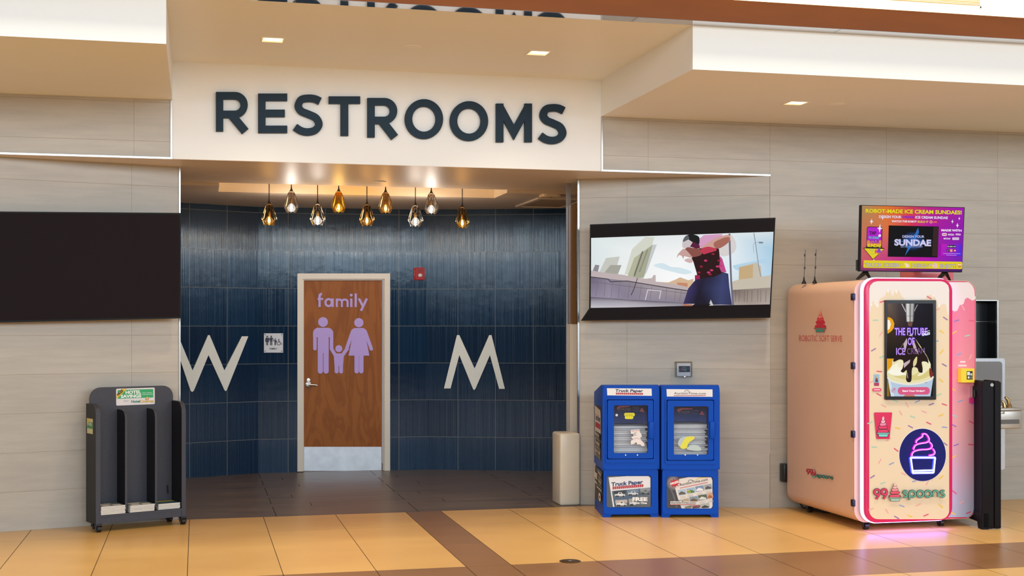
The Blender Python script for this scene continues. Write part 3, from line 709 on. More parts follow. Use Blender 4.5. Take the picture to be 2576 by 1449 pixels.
def smoked(kind):
    """glass darker towards its neck, as in the hand-dipped shade"""
    if kind in sg: return sg[kind]
    m, N, L, b = newmat('smoked_glass_' + kind); tc = N.new('ShaderNodeTexCoord'); sp = N.new('ShaderNodeSeparateXYZ'); L.new(tc.outputs['Object'], sp.inputs[0])
    mr = N.new('ShaderNodeMapRange'); mr.inputs['From Min'].default_value = .02; mr.inputs['From Max'].default_value = .105; L.new(sp.outputs[2], mr.inputs[0])
    cr = N.new('ShaderNodeMix'); cr.data_type = 'RGBA'; cr.inputs[6].default_value = lin(smoke[kind]); cr.inputs[7].default_value = lin((160, 136, 112) if kind != 'gold' else (200, 150, 70)); L.new(mr.outputs[0], cr.inputs[0])
    tr = N.new('ShaderNodeBsdfTransparent'); L.new(cr.outputs[2], tr.inputs[0]); gl = N.new('ShaderNodeBsdfGlossy'); gl.inputs['Roughness'].default_value = .04
    lw = N.new('ShaderNodeFresnel'); lw.inputs[0].default_value = 1.5; mx = N.new('ShaderNodeMixShader'); hf = N.new('ShaderNodeMath'); hf.operation = 'MULTIPLY'; hf.inputs[1].default_value = .45; L.new(lw.outputs[0], hf.inputs[0]); L.new(hf.outputs[0], mx.inputs[0]); L.new(tr.outputs[0], mx.inputs[1]); L.new(gl.outputs[0], mx.inputs[2])
    L.new(mx.outputs[0], N['Material Output'].inputs['Surface']); N.remove(b); sg[kind] = m; return m
bulbs = [(677, 545, 'amber', 'far left of the row, amber glow', 'a'), (733, 513, 'clear', 'second from the left, clear white glow', 'c'), (799, 545, 'clear', 'third from the left, bright white glow', 'c'),
         (852, 513, 'gold', 'fourth from the left, golden yellow glow', 'g'), (923, 546, 'amber', 'fifth from the left, hanging low', 'a'), (970, 515, 'amber', 'sixth from the left, short cord, amber glow', 'a'),
         (1045, 548, 'clear', 'seventh from the left, long cord, white glow', 'c'), (1085, 517, 'clear', 'eighth from the left, short cord, white glow', 'c'), (1163, 552, 'amber', 'far right of the row, amber glow', 'a')]
ecol = {'a': ((255, 196, 90), 42, (1.0, .56, .2), 1.4), 'c': ((255, 246, 230), 60, (1.0, .9, .8), 3.6), 'g': ((255, 200, 70), 50, (1.0, .6, .16), 2.4)}
def bulbmat(e):
    n_ = 'lit_bulb_' + e
    if n_ in bpy.data.materials: return bpy.data.materials[n_]
    m, N, L, b = newmat(n_); tr = N.new('ShaderNodeBsdfTransparent'); em = N.new('ShaderNodeEmission'); ad = N.new('ShaderNodeAddShader'); gl = N.new('ShaderNodeBsdfGlossy'); mx = N.new('ShaderNodeMixShader'); mx.inputs[0].default_value = .06
    em.inputs[0].default_value = lin(ecol[e][0]); em.inputs[1].default_value = .16 if e == 'a' else .30; gl.inputs[1].default_value = .05
    L.new(tr.outputs[0], ad.inputs[0]); L.new(em.outputs[0], ad.inputs[1]); L.new(ad.outputs[0], mx.inputs[1]); L.new(gl.outputs[0], mx.inputs[2]); L.new(mx.outputs[0], N['Material Output'].inputs['Surface']); N.remove(b); return m
cordm = mat('black_cord', (24, 20, 18), .6)
cordw = {}
outer = [(.006, .148), (.010, .128), (.024, .118), (.036, .100), (.052, .052), (.073, -.012), (.075, -.024), (.066, -.046), (.052, -.076), (.050, -.081)]
for px, py, kind, where, e in bulbs:
    Yb = 12.70 if py > 530 else 12.92
    c = at_Y(px, py, Yb)
    t = thing('pendant_lamp', 'smoked glass pendant lamp over the restroom entrance, ' + where, 'pendant lamp', c, group='glass pendant lamps in the ceiling recess')
    mb = MB(); mb.tube([(0, 0, .14), (0, 0, 3.415 - c.z)], .0042, 8); mb.build('cord', cordm, t)
    mb = MB(); mb.lathe([(.0045, .175), (.007, .15), (.014, .13), (.02, .122), (.0001, .12)], n=16); mb.build('cap', cordm, t)
    mb = MB(); mb.lathe([(.03, 0), (.03, .012), (.0001, .014)], (0, 0, 3.405 - c.z), 16); mb.build('canopy', cordm, t)
    mb = MB(); mb.lathe(outer, n=36); mb.build('shade', smoked(kind), t)
    mb = MB(); mb.lathe([(.0001, .0), (.012, .0), (.013, .03), (.010, .05), (.0001, .052)], (0, 0, .0), 12); mb.build('socket', mat('brass_socket', (150, 120, 70), .3, .8) if 'brass_socket' not in bpy.data.materials else bpy.data.materials['brass_socket'], t)
    mb = MB(); mb.lathe([(.012, .004), (.022, -.006), (.038, -.026), (.042, -.042), (.036, -.060), (.020, -.074), (.0001, -.078)], n=24); bl = mb.build('bulb', bulbmat(e), t)
    col, es, lc, pw = ecol[e]
    mn = 'filament_' + e
    mb = MB(); mb.lathe([(.0001, -.006), (.006, -.01), (.011, -.03), (.013, -.045), (.007, -.058), (.0001, -.062)], n=14)
    mb.build('filament', bpy.data.materials.get(mn) or mat(mn, col, .5, emit=col, es=es), bl)
    ld = bpy.data.lights.new('bulb_light', 'POINT'); ld.energy = pw; ld.color = lc; ld.shadow_soft_size = .045
    lo = bpy.data.objects.new('bulb_light', ld); C.objects.link(lo); lo.location = (c.x, c.y, c.z - .13)
# ================================================================== ceiling fittings
glow = mat('downlight_glow', (255, 232, 196), .5, emit=(255, 222, 178), es=2.6)
glow2 = mat('downlight_inner', (255, 226, 190), .5, emit=(255, 206, 150), es=1.1)
def downlight(px, py, z, where, power=75):
    c = at_z(px, py, z); t = thing('downlight', 'square glowing downlight in the ' + where, 'downlight', c, group=None)
    s = .075; f = .09
    mb = MB(); mb.ring([(-f, -f), (f, -f), (f, f), (-f, f)], [(-s, -s), (s, -s), (s, s), (-s, s)], -.004, 0, 'z'); mb.build('trim_ring', M['white'], t)
    mb = MB(); mb.box(-s, s, -s, s, -.0015, -.0005); mb.build('reflector', glow2, t)
    mb = MB(); mb.box(-s * .82, s * .86, -s * .95, s * .4, -.003, -.002); mb.build('lens', glow, t)
    d = bpy.data.lights.new('downlight_beam', 'SPOT'); d.energy = power; d.color = (1, .78, .52); d.spot_size = 2.2; d.spot_blend = .9; d.shadow_soft_size = .08
    o = bpy.data.objects.new('downlight_beam', d); C.objects.link(o); o.location = (c.x, c.y, c.z - .03)
downlight(686, 100, ZC, 'alcove ceiling above the R of the sign')
downlight(1354, 133, ZC, 'alcove ceiling above the right end of the sign')
downlight(2002, 259, ZB, 'soffit above the two televisions at right')
def disc(px, py, z, r, lab):
    c = at_z(px, py, z); mb = MB(); mb.lathe([(r, 0), (r, -.004), (r * .9, -.008), (.0001, -.009)], n=30)
    o = mb.build('sprinkler_cover', M['white']); o.location = c; tag(o, lab, 'sprinkler cover')
disc(1034, 118, ZC, .078, 'round white sprinkler cover in the alcove ceiling between the two downlights')
disc(2102, 262, ZB, .078, 'round white sprinkler cover in the right soffit beside the downlight')
disc(956, 456, ZS, .06, 'small round sprinkler cover in front of the pendant lamps')
t = thing('smoke_detector', 'white smoke detector box on the recess ceiling in front of the return air grille', 'smoke detector', at_z(1384, 483, ZR if at_z(1384, 483, ZR).y > 12.52 else ZS))
c = Vector(t.location)
mb = MB(); mb.prism(rrect(-.10, -.09, .10, .09, .04), -.055, -.012, 'z'); mb.build('housing', mat('detector_plastic', (232, 214, 184), .5), t)
mb = MB(); mb.prism(rrect(-.085, -.075, .085, .075, .03), -.012, 0, 'z'); mb.build('mounting_plate', M['black'], t)
mb = MB(); mb.lathe([(.0001, -.058), (.014, -.056), (.014, -.05)], (0, -.03, 0), 12); mb.build('sensor', M['black'], t)
g0, g1, g2, g3 = at_z(1353, 497, ZR), at_z(1450, 498, ZR), at_z(1460, 519, ZR), at_z(1297, 518, ZR)
gx0, gx1, gy0, gy1 = (g0.x + g3.x) / 2, g1.x + .15, g0.y, g3.y
t = thing('air_grille', 'dusty square return air grille in the recess ceiling at the right', 'vent', ((gx0 + gx1) / 2, (gy0 + gy1) / 2, ZR))
hx, hy = (gx1 - gx0) / 2, (gy1 - gy0) / 2
mb = MB(); mb.ring([(-hx, -hy), (hx, -hy), (hx, hy), (-hx, hy)], [(-hx + .05, -hy + .05), (hx - .05, -hy + .05), (hx - .05, hy - .05), (-hx + .05, hy - .05)], -.015, 0, 'z'); mb.build('frame', M['ceil'], t)
mb = MB(); mb.box(-hx + .05, hx - .05, -hy + .05, hy - .05, -.008, -.001); mb.build('louvre', M['grille'], t)
# ================================================================== televisions
def rollplane(p00, p10, p01):
    n = (p10 - p00).cross(p01 - p00).normalized()
    if n.y > 0: n = -n
    return Plane(p00, n)
def slab(mb, P, quad, front, back):
    a = [P(x, y, front) for x, y in quad]; n = P.n * (back - front)
    mb.add(a + [v + n for v in a], [(0, 1, 2, 3), (4, 5, 6, 7), (0, 1, 5, 4), (1, 2, 6, 5), (2, 3, 7, 6), (3, 0, 4, 7)])
frm = mat('tv_bezel', (14, 15, 18), .5, ior=1.3)
# left, switched off
P = rollplane(at_d(455, 536, 10.80), at_d(0, 532, 10.20), at_d(455, 801, 10.80))
q = [(-60, 531.5), (455, 535.5), (455, 801), (-60, 813)]
t = thing('television', 'large switched-off black television on the stone wall at far left', 'television', P(200, 670, -.05))
mb = MB(); slab(mb, P, q, 0, -.055); mb.build('body', frm, t, world=True)
mb = MB(); slab(mb, P, [(-56, 535), (452, 539), (452, 797), (-56, 808)], .002, .0005); mb.build('screen', M['screenoff'], t, world=True)
mb = MB(); slab(mb, P, [(100, 600), (300, 602), (300, 740), (100, 744)], -.055, -.10); mb.build('wall_bracket', M['black'], t, world=True)
# right, playing
P = rollplane(at_d(1484, 566, 11.66), at_d(1951, 548, 11.36), at_d(1482, 806, 11.76))
q = [(1484, 565), (1951, 548), (1938, 799.5), (1461, 807), (1482, 776)]
t = thing('television', 'black television playing a street dance clip on the right stone wall', 'television', P(1710, 690, -.03))
mb = MB(); n5 = len(q); A = [P(x, y, 0) for x, y in q]; nn = P.n * -.06
mb.add(A + [v + nn for v in A], [(0, 1, 2, 3, 4), (9, 8, 7, 6, 5)] + [(i, (i + 1) % 5, 5 + (i + 1) % 5, 5 + i) for i in range(5)]); mb.build('body', frm, t, world=True)
mb = MB(); slab(mb, P, [(1600, 620), (1820, 615), (1820, 740), (1600, 745)], -.06, -.14); mb.build('wall_bracket', M['black'], t, world=True)
a = Art(P, .001)
a.poly([(1487, 568), (1948, 551), (1936, 796), (1466, 804), (1485, 777)], (24, 18, 20))
def k7(x, y): return (1480 + x / 5.367, 580 + y / 5.367)
def KK(*p): return [k7(*q) for q in p]
a.mesh([KK((38, 100), (600, 80), (1250, 60), (1900, 35), (2500, 16)), KK((38, 300), (600, 300), (1250, 300), (1950, 280), (2490, 260)), KK((36, 700), (600, 700), (1250, 700), (1950, 620), (2470, 600)), KK((34, 1042), (600, 1035), (1250, 1015), (1950, 1005), (2450, 995))],
       [['#dfe9e9', '#e3eaea', '#e8ecee', '#e6eef0', '#d4e0e6'], ['#dfe8ea', '#f0f4f4', '#f6f8f8', '#e4eef4', '#a9cfe6'], ['#e0e4e4', '#f2f4f2', '#ffffff', '#dcecf4', '#b8d6ea'], ['#b9b3c0'] * 5])
a.poly(spline(KK((880, 470), (1000, 440), (1120, 490), (1240, 500), (1400, 560), (1300, 590), (1150, 560), (1000, 520)), 4, True), '#d6e8f0')
a.poly(spline(KK((1950, 480), (2100, 440), (2300, 400), (2440, 360), (2440, 450), (2250, 440), (2050, 540)), 4, True), '#b6d6ea')
a.poly(KK((900, 600), (910, 690), (1080, 700), (1180, 660), (1240, 630), (1350, 670), (1420, 650), (1420, 860), (900, 800)), '#d8b897')
a.poly(KK((1200, 700), (1340, 710), (1340, 800), (1200, 790)), '#c98a6c')
a.poly(KK((490, 590), (590, 250), (770, 85), (892, 90), (860, 200), (760, 620)), '#d6d8cc')
a.poly(KK((520, 640), (620, 370), (865, 190), (925, 190), (745, 640)), '#b6b79c')
a.poly(KK((600, 640), (700, 320), (850, 215), (870, 215), (745, 640)), '#a9aa92')
a.line(KK((735, 280), (620, 610)), 4, '#77746a'); a.line(KK((800, 260), (690, 560)), 3.4, '#8f8e80')
a.poly(KK((870, 190), (925, 190), (790, 560), (752, 620)), '#c7ccd0')
a.poly(KK((150, 560), (240, 370), (425, 350), (350, 600)), '#c9cac2'); a.poly(KK((190, 600), (300, 465), (450, 465), (380, 640)), '#a8a79e')
a.poly(KK((60, 540), (95, 460), (150, 468), (130, 560)), '#8d8b92')
a.poly(KK((38, 540), (280, 575), (500, 600), (545, 620), (780, 650), (860, 640), (880, 600), (910, 600), (910, 690), (1160, 720), (1340, 760), (1340, 900), (38, 800)), '#c2b3b4')
a.mesh([KK((38, 620), (270, 650), (525, 680), (850, 730), (1160, 780), (1350, 810)), KK((38, 900), (270, 915), (525, 925), (850, 950), (1160, 965), (1350, 975))], [['#6c6478', '#8a8294', '#8e8590', '#a69ba2', '#a89c9e', '#a0949a'], ['#8f869c', '#9c93a6', '#8a8296', '#938a9a', '#8b8292', '#857c8c']])
a.line(KK((38, 625), (270, 655), (300, 690), (525, 680), (850, 735), (1160, 785), (1350, 812)), 2.4, '#4c4550')
a.line(KK((38, 690), (1340, 850)), 1.2, '#6d6575')
for x in (130, 230, 330, 430, 560, 720, 860, 1060, 1180, 1260): a.line(KK((x, 650 + x * .12), (x - 30 + (x % 60) * .3, 880 + x * .06)), 1.0, '#746b7a')
a.line(KK((665, 640), (620, 780), (580, 870)), 1.6, '#2c262c')
a.mesh([KK((36, 895), (500, 925), (900, 950), (1330, 975)), KK((36, 950), (500, 960), (900, 980), (1330, 990)), KK((34, 1042), (500, 1036), (900, 1026), (1330, 1014))], [['#5d5666'] * 4, ['#a09aa8', '#a7a2ac', '#9a949e', '#8e8894'], ['#c9c6cc', '#c2bec6', '#b4b0b8', '#9f9aa4']])
a.line(KK((770, 935), (805, 798), (982, 812), (960, 920)), 2.0, '#d8d4dc')
a.poly(KK((1940, 690), (2030, 660), (2035, 490), (2270, 430), (2330, 480), (2340, 620), (2465, 600), (2460, 780), (1940, 800)), '#c9bfae')
a.poly(KK((2035, 495), (2225, 455), (2220, 640), (2035, 660)), '#c8ac82')
a.mesh([KK((1950, 800), (2200, 785), (2460, 768)), KK((1950, 1004), (2200, 1000), (2450, 995))], [['#776a66', '#8d8078', '#9a8d84'], ['#b0a49c', '#a89c92', '#b4aaa2']])
for x in (1990, 2040, 2110, 2150, 2210, 2290, 2330, 2400): a.line(KK((x, 800), (x - 4, 960)), 1.0, '#6c5a50')
a.line(KK((2235, 30), (2262, 200), (2300, 480), (2330, 620)), 2.0, '#8e949c'); a.line(KK((2235, 300), (2225, 200), (2250, 160), (2330, 155)), 1.0, '#9aa6ae'); a.rr(*k7(2300, 150), *k7(2360, 172), 1.6, '#7d8890')
a.poly(spline(KK((1900, 60), (1960, 90), (1998, 190), (1970, 290), (1850, 345), (1780, 330), (1760, 250)), 5, True), '#d9d3d2')
a.line(KK((1905, 40), (1912, 250), (1930, 700), (1955, 1004)), 4.6, '#6e6a7c')
# the dancer: head down, arm across the chest
a.poly(KK((1500, 110), (1560, 60), (1720, 48), (1820, 45), (1740, 150), (1520, 240), (1480, 180)), '#d79fc4')
a.poly(spline(KK((1280, 110), (1330, 62), (1400, 55), (1500, 90), (1498, 150), (1420, 180), (1380, 230), (1280, 230), (1272, 160)), 5, True), '#cfc4c6')
a.poly(spline(KK((1340, 62), (1420, 52), (1495, 85), (1500, 170), (1470, 190), (1400, 150), (1350, 110)), 5, True), '#17191c')
a.poly(spline(KK((1280, 150), (1300, 90), (1340, 62), (1365, 110), (1330, 130)), 4, True), '#5d6066')
a.poly(KK((1415, 150), (1500, 190), (1510, 240), (1450, 240), (1375, 215)), '#5a1a3c')
a.poly(KK((1395, 370), (1500, 240), (1730, 210), (1765, 250), (1780, 400), (1830, 560), (1700, 640), (1500, 680), (1440, 640), (1470, 590), (1420, 420)), '#2b1216')
a.poly(KK((1780, 340), (1810, 380), (1865, 560), (1800, 560), (1770, 500)), '#c44a8a'); a.poly(KK((1440, 600), (1505, 600), (1510, 660), (1440, 665)), '#9c2450')
a.poly(spline(KK((1300, 270), (1340, 225), (1430, 235), (1520, 255), (1530, 320), (1430, 355), (1350, 330)), 5, True), '#8a5149')
a.poly(spline(KK((1200, 365), (1210, 320), (1270, 255), (1310, 250), (1400, 350), (1380, 365), (1300, 345), (1285, 380), (1260, 340), (1225, 330)), 4, True), '#c9a29c')
a.poly(spline(KK((1300, 395), (1340, 375), (1400, 380), (1410, 420), (1370, 435), (1310, 412)), 4, True), '#d2b4b0')
a.poly(KK((1500, 270), (1560, 220), (1680, 200), (1740, 190), (1730, 270), (1560, 320)), '#c03a52')
a.poly(spline(KK((1520, 235), (1700, 110), (1850, 60), (1915, 65), (1900, 150), (1760, 235), (1620, 215)), 5, True), '#d0a196')
a.poly(spline(KK((1700, 160), (1820, 100), (1905, 90), (1890, 160), (1780, 235), (1710, 225)), 5, True), '#a8695c')
for x, y in ((1600, 560), (1640, 530), (1560, 400), (1720, 480), (1760, 470), (1660, 310), (1740, 400), (1500, 480), (1470, 560), (1620, 585)):
    a.poly(spline(KK((x, y), (x + 28, y - 12), (x + 50, y + 6), (x + 22, y + 18)), 3, True), '#8c2038' if x % 40 else '#c23a72')
a.mesh([KK((1450, 660), (1560, 640), (1700, 620), (1830, 560), (1890, 580)), KK((1350, 780), (1500, 800), (1640, 780), (1800, 760), (1905, 760)), KK((1285, 985), (1450, 985), (1600, 1000), (1790, 995), (1940, 1000))], [['#2a2448', '#221e38', '#2b2c4c', '#3a3f6a', '#34345e'], ['#3a3566', '#1d1a30', '#2c3052', '#3c4472', '#343c68'], ['#38325e', '#1a1626', '#1c1a2c', '#3a4068', '#2e3156']])
a.poly(KK((1625, 1010), (1655, 930), (1690, 1008)), '#cfd0c8'); a.poly(KK((1282, 985), (1400, 992), (1420, 1014), (1282, 1015)), '#b4745a')
a.poly(KK((1400, 1014), (1440, 985), (1660, 985), (1630, 1010)), '#1a141e')
a.build('screen', print_mat('screen_picture', .5, emis=.95), t)
# ================================================================== soft serve machine
MX, MY = 5.07, 9.38
t = thing('ice_cream_machine', 'tall cream and pink ice cream vending machine with neon cone sign', 'vending machine', (MX, MY, 0))
mach = t
PF = yplane(MY); PS = Plane((MX, 0, 0), (-1, 0, 0)); PK = yplane(MY + .10)
def lx(px, P=PF): return P(px, 815).x - MX
def lz(px, py, P=PF): return P(px, py).z
x0, x1 = lx(2177), lx(2396); z1, z0 = lz(2290, 701), lz(2290, 1312)
bx1 = lx(2457, PK) - .008; bz1, bz0 = lz(2420, 706, PK), lz(2420, 1305, PK)
def rim_loft(mb, x0, z0, x1, z1, rc, ya, yb, r, n=5):
    """rounded-rectangle block from ya to yb whose far rim at yb is rolled over with radius r"""
    sg = 1 if yb > ya else -1; rings = [(ya, 0)] + [(yb - sg * r + sg * r * math.sin(PI / 2 * i / n), r - r * math.cos(PI / 2 * i / n)) for i in range(n + 1)]
    vs = []; K = 0
    for yy, ins in rings:
        p = rrect(x0 + ins, z0 + ins, x1 - ins, z1 - ins, max(rc - ins * .8, .006), 8); K = len(p); vs += [(q[0], yy, q[1]) for q in p]
    fs = [(i * K + k, i * K + (k + 1) % K, (i + 1) * K + (k + 1) % K, (i + 1) * K + k) for i in range(len(rings) - 1) for k in range(K)]
    fs += [tuple(range(K)), tuple((len(rings) - 1) * K + k for k in range(K))]
    o = mb.smooth; mb.smooth = True; mb.add(vs, fs); mb.smooth = o
mb = MB(); rim_loft(mb, 0, bz0, bx1, bz1, .10, .10, 1.385, .085)
mb.build('body', mat('salmon_panel', (224, 184, 158), .34, var=.02), t)
led = mat('led_strip', (235, 225, 255), .5, emit=(186, 176, 255), es=4.5)
mb = MB(); mb.prism(rrect(x0 - .005, z0 - .004, x1 + .004, z1 + .004, .105, 8), .066, .10); mb.build('door_edge', mat('pale_lavender_edge', (204, 196, 236), .3), t)
mb = MB(); mb.prism(rrect(x0 - .008, z0 - .008, x1 + .006, z1 + .008, .108, 8), .032, .068); mb.build('led_strip', led, t)
mb = MB(); rim_loft(mb, x0, z0, x1, z1, .10, .034, 0, .004, 2); mb.build('door_panel', mat('pink_border_panel', (216, 32, 96), .25), t)
for py in (747, 920, 1092, 1265):
    mb = MB(); zc = PS(2160, py).z if 0 else EYE - (py - 815) * (at_Y(2160, 815, MY + .1) - EYEV).dot(Vector((SN, CS, 0))) / F
    mb.rbox(-.022, .004, .085, .125, zc - .028, zc + .028, .006, 2); mb.build('hinge', mat('navy_hinge', (14, 16, 44), .35) if 'navy_hinge' not in bpy.data.materials else bpy.data.materials['navy_hinge'], t)
def c1(x, y): return (1940 + x / 3.813, 680 + y / 3.813)
def c2(x, y): return (1940 + x / 3.813, 1000 + y / 3.813)
def R2(a, b): return (a[0], a[1], b[0], b[1])
a = Art(PF, .0012)
cr_ = (232, 211, 178)
a.rr(2186.5, 707.5, 2387.5, 1306, 22, cr_)
drip = [(2186.5, 800), c1(950, 380), c1(958, 320), c1(978, 292), c1(992, 335), c1(1010, 343), c1(1026, 325), c1(1032, 285), c1(1060, 262), c1(1092, 246), c1(1104, 205), c1(1120, 185), c1(1140, 190), c1(1152, 232), c1(1168, 250), c1(1180, 205), c1(1200, 188), c1(1226, 200), c1(1250, 250), c1(1290, 290),
        c1(1480, 275), c1(1500, 240), c1(1545, 232), c1(1580, 275), c1(1596, 325), c1(1612, 345), c1(1632, 330), c1(1650, 318), c1(1676, 330), c1(1684, 380), c1(1692, 428), c1(1704, 425)]
a.poly(drip + [(2387.5, 729), (2385, 718), (2376, 710), (2366, 707.5), (2208, 707.5), (2197, 710), (2189, 718), (2186.5, 729)], (234, 226, 220))
for q in ((960, 330, 4), (1018, 340, 5), (1120, 200, 5), (1200, 205, 5), (1608, 338, 5), (1548, 245, 4)): a.circ(*c1(q[0], q[1]), q[2] * .55, (246, 236, 228), ry=q[2] * .9, hold=True)
a.o += .0003
sp1 = [(1000, 478, 0, 'g'), (1065, 300, -20, 'r'), (1515, 262, 30, 'r'), (1590, 378, -25, 'k'), (1670, 462, 35, 'p'), (1635, 588, 35, 'y'), (1050, 612, -60, 'k'), (1634, 782, -50, 'y'), (980, 762, -30, 'p'), (1578, 682, -15, 'b'), (1062, 830, -20, 'g'),
       (1660, 908, 30, 'p'), (1036, 970, 5, 'r'), (1630, 1055, 35, 'y'), (960, 1070, -25, 'k'), (1032, 1192, 28, 'r'), (1608, 1193, -25, 'g'), (1190, 1252, 20, 'g'), (1402, 1258, -22, 'b'), (1078, 1300, 28, 'k'), (1302, 1290, 60, 'k'), (1535, 1285, -20, 'p'), (1660, 1287, 18, 'r'),
       (1466, 1356, 22, 'k'), (1242, 1368, 60, 'k'), (1626, 1390, -22, 'y'), (1355, 1405, 20, 'g')]
sp2 = [(945, 242, -20, 'g'), (1510, 246, 25, 'r'), (1335, 280, 28, 'p'), (1662, 285, 5, 'b'), (1213, 294, 15, 'y'), (988, 475, 0, 'g'), (1198, 502, 38, 'r'), (1042, 610, -60, 'k'), (1153, 634, -25, 'b'), (1124, 403, -30, 'k'), (970, 760, -32, 'p'), (1070, 820, -20, 'g'),
       (1630, 765, -40, 'y'), (1496, 820, -65, 'k'), (1270, 732, 25, 'k'), (1668, 444, 35, 'p'), (1253, 1040, 20, 'b'), (1410, 1030, -25, 'k'), (1626, 1040, 40, 'y'), (958, 1070, -20, 'k'), (1110, 1090, 60, 'k'), (1202, 1150, 30, 'p'), (1328, 1136, 20, 'y'), (1484, 1128, -22, 'r'), (1378, 800, -20, 'b')]
scol = {'g': (166, 206, 182), 'r': (222, 84, 112), 'k': (236, 170, 164), 'p': (150, 112, 166), 'y': (238, 196, 70), 'b': (146, 160, 200)}
def sprinkle(a, q, c, cc, L=44):
    x, y, an, k = q; dx, dy = math.cos(math.radians(an)) * L / 2, math.sin(math.radians(an)) * L / 2
    p, q_ = c(x - dx, y - dy), c(x + dx, y + dy); A0 = math.atan2(q_[1] - p[1], q_[0] - p[0])
    a.poly([(p[0] + 1.5 * math.cos(A0 + PI / 2 + i * PI / 6), p[1] + 1.5 * math.sin(A0 + PI / 2 + i * PI / 6)) for i in range(7)] + [(q_[0] + 1.5 * math.cos(A0 - PI / 2 + i * PI / 6), q_[1] + 1.5 * math.sin(A0 - PI / 2 + i * PI / 6)) for i in range(7)], scol[k], hold=True)
for q in sp1: sprinkle(a, q, c1, 0)
for q in sp2: sprinkle(a, q, c2, 0)
a.o += .0006
def swirl(a, cx, y0, wd, ht, main, mid, top, cup, line=(50, 16, 24)):
    """soft-serve swirl standing in a small cup, no face"""
    H = ht; lay_ = [(.74, .50, main), (.55, .40, main), (.40, .29, mid), (.27, .18, top), (.15, .10, top)]
    for yy, rw, c in lay_:
        a.poly(spline([(cx - wd * rw, y0 + H * yy), (cx - wd * rw * .7, y0 + H * (yy - .09)), (cx + wd * rw * .6, y0 + H * (yy - .10)), (cx + wd * rw, y0 + H * (yy - .01)), (cx + wd * rw * .7, y0 + H * (yy + .07)), (cx - wd * rw * .7, y0 + H * (yy + .08))], 4, True), line)
        a.poly(spline([(cx - wd * rw * .88, y0 + H * yy), (cx - wd * rw * .6, y0 + H * (yy - .07)), (cx + wd * rw * .55, y0 + H * (yy - .08)), (cx + wd * rw * .88, y0 + H * (yy - .01)), (cx + wd * rw * .6, y0 + H * (yy + .05)), (cx - wd * rw * .6, y0 + H * (yy + .06))], 4, True), c)
    a.poly([(cx - wd * .12, y0 + H * .10), (cx + wd * .02, y0), (cx + wd * .12, y0 + H * .10)], top)
    a.poly([(cx - wd * .54, y0 + H * .79), (cx + wd * .54, y0 + H * .79), (cx + wd * .52, y0 + H * .86), (cx + wd * .42, y0 + H * .86), (cx + wd * .36, y0 + H), (cx - wd * .36, y0 + H), (cx - wd * .42, y0 + H * .86), (cx - wd * .52, y0 + H * .86)], line)
    a.poly([(cx - wd * .50, y0 + H * .805), (cx + wd * .50, y0 + H * .805), (cx + wd * .49, y0 + H * .845), (cx - wd * .49, y0 + H * .845)], cup)
    a.poly([(cx - wd * .39, y0 + H * .87), (cx + wd * .39, y0 + H * .87), (cx + wd * .33, y0 + H * .985), (cx - wd * .33, y0 + H * .985)], cup)
# small stickers at the left of the screen
a.rect(*c1(982, 998), *c1(1036, 1078), (150, 186, 214)); a.rect(*c1(985, 1078), *c1(1033, 1108), (170, 40, 90)); swirl(a, *c1(1009, 1006), 7, 17, (150, 60, 40), (220, 150, 90), (240, 220, 190), (60, 60, 70))
a.rr(*c1(966, 1130), *c1(1053, 1160), 3.6, (224, 60, 118)); a.rect(*c1(980, 1140), *c1(1040, 1150), (250, 190, 210))
# red cup sticker
a.poly([c2(*q) for q in ((988, 142), (1150, 142), (1155, 150), (1130, 395), (1012, 398), (1005, 392), (982, 150))], (216, 12, 84))
swirl(a, *c2(1066, 178), 31, 52, (226, 40, 96), (240, 130, 170), (250, 190, 205), (120, 214, 210))
# brand line at the foot: 99 (cup) spoons
def outl(strips, c, wd, oc=(30, 24, 26), ow=2.2):
    for p, cl in strips: a.line(p, wd + ow, oc, closed=cl)
    for p, cl in strips: a.line(p, wd, c, closed=cl)
def nine(x, y, k): return [([(x + k * .9, y - k * 1.2)] and arc(x + k, y - 2.2 * k, k * .78, k * .8, 0, 360, 20)[:-1], True), ([(x + 1.78 * k, y - 2.2 * k), (x + 1.7 * k, y - 1.6 * k), (x + .75 * k, y - .05 * k)], False)]
def word_spoons(x, y, k, sl=0.0):
    """geometric lower-case letters; k is half the x-height"""
    S = []
    def add(p, cl=False): S.append(([(q[0], q[1] + (q[0] - x) * sl) for q in p], cl))
    def s_(x): add(spline([(x + 1.3 * k, y - 1.75 * k), (x + .7 * k, y - 1.95 * k), (x + .15 * k, y - 1.55 * k), (x + .5 * k, y - 1.1 * k), (x + 1.0 * k, y - .9 * k), (x + 1.25 * k, y - .45 * k), (x + .7 * k, y - .02 * k), (x + .1 * k, y - .22 * k)], 4))
    def o_(x): add(arc(x + k, y - k, k * .95, k * .98, 0, 360, 22)[:-1], True)
    s_(x); o_(x + 1.9 * k); add([(x + 1.95 * k, y - k), (x + 1.95 * k, y + .95 * k)]); o_(x + 4.4 * k); o_(x + 6.8 * k)
    add([(x + 9.3 * k, y)] + arc(x + 10.1 * k, y - 1.1 * k, .8 * k, .85 * k, 180, 360, 10) + [(x + 10.9 * k, y)]); s_(x + 11.6 * k)
    return S
k = 6.7; X9, Y9 = c2(975, 975)
outl(nine(X9, Y9, 8.4) + nine(X9 + 18, Y9 - .6, 8.4), (214, 40, 92), 4.0)
swirl(a, *c2(1176, 812), 31, 47, (222, 72, 100), (238, 140, 150), (246, 190, 180), (158, 200, 178))
outl(word_spoons(c2(1250, 0)[0], c2(0, 952)[1], 8.05, -.006), (88, 166, 142), 3.6)
a.build('front_graphics', print_mat('machine_print', .3, coat=.2), t)
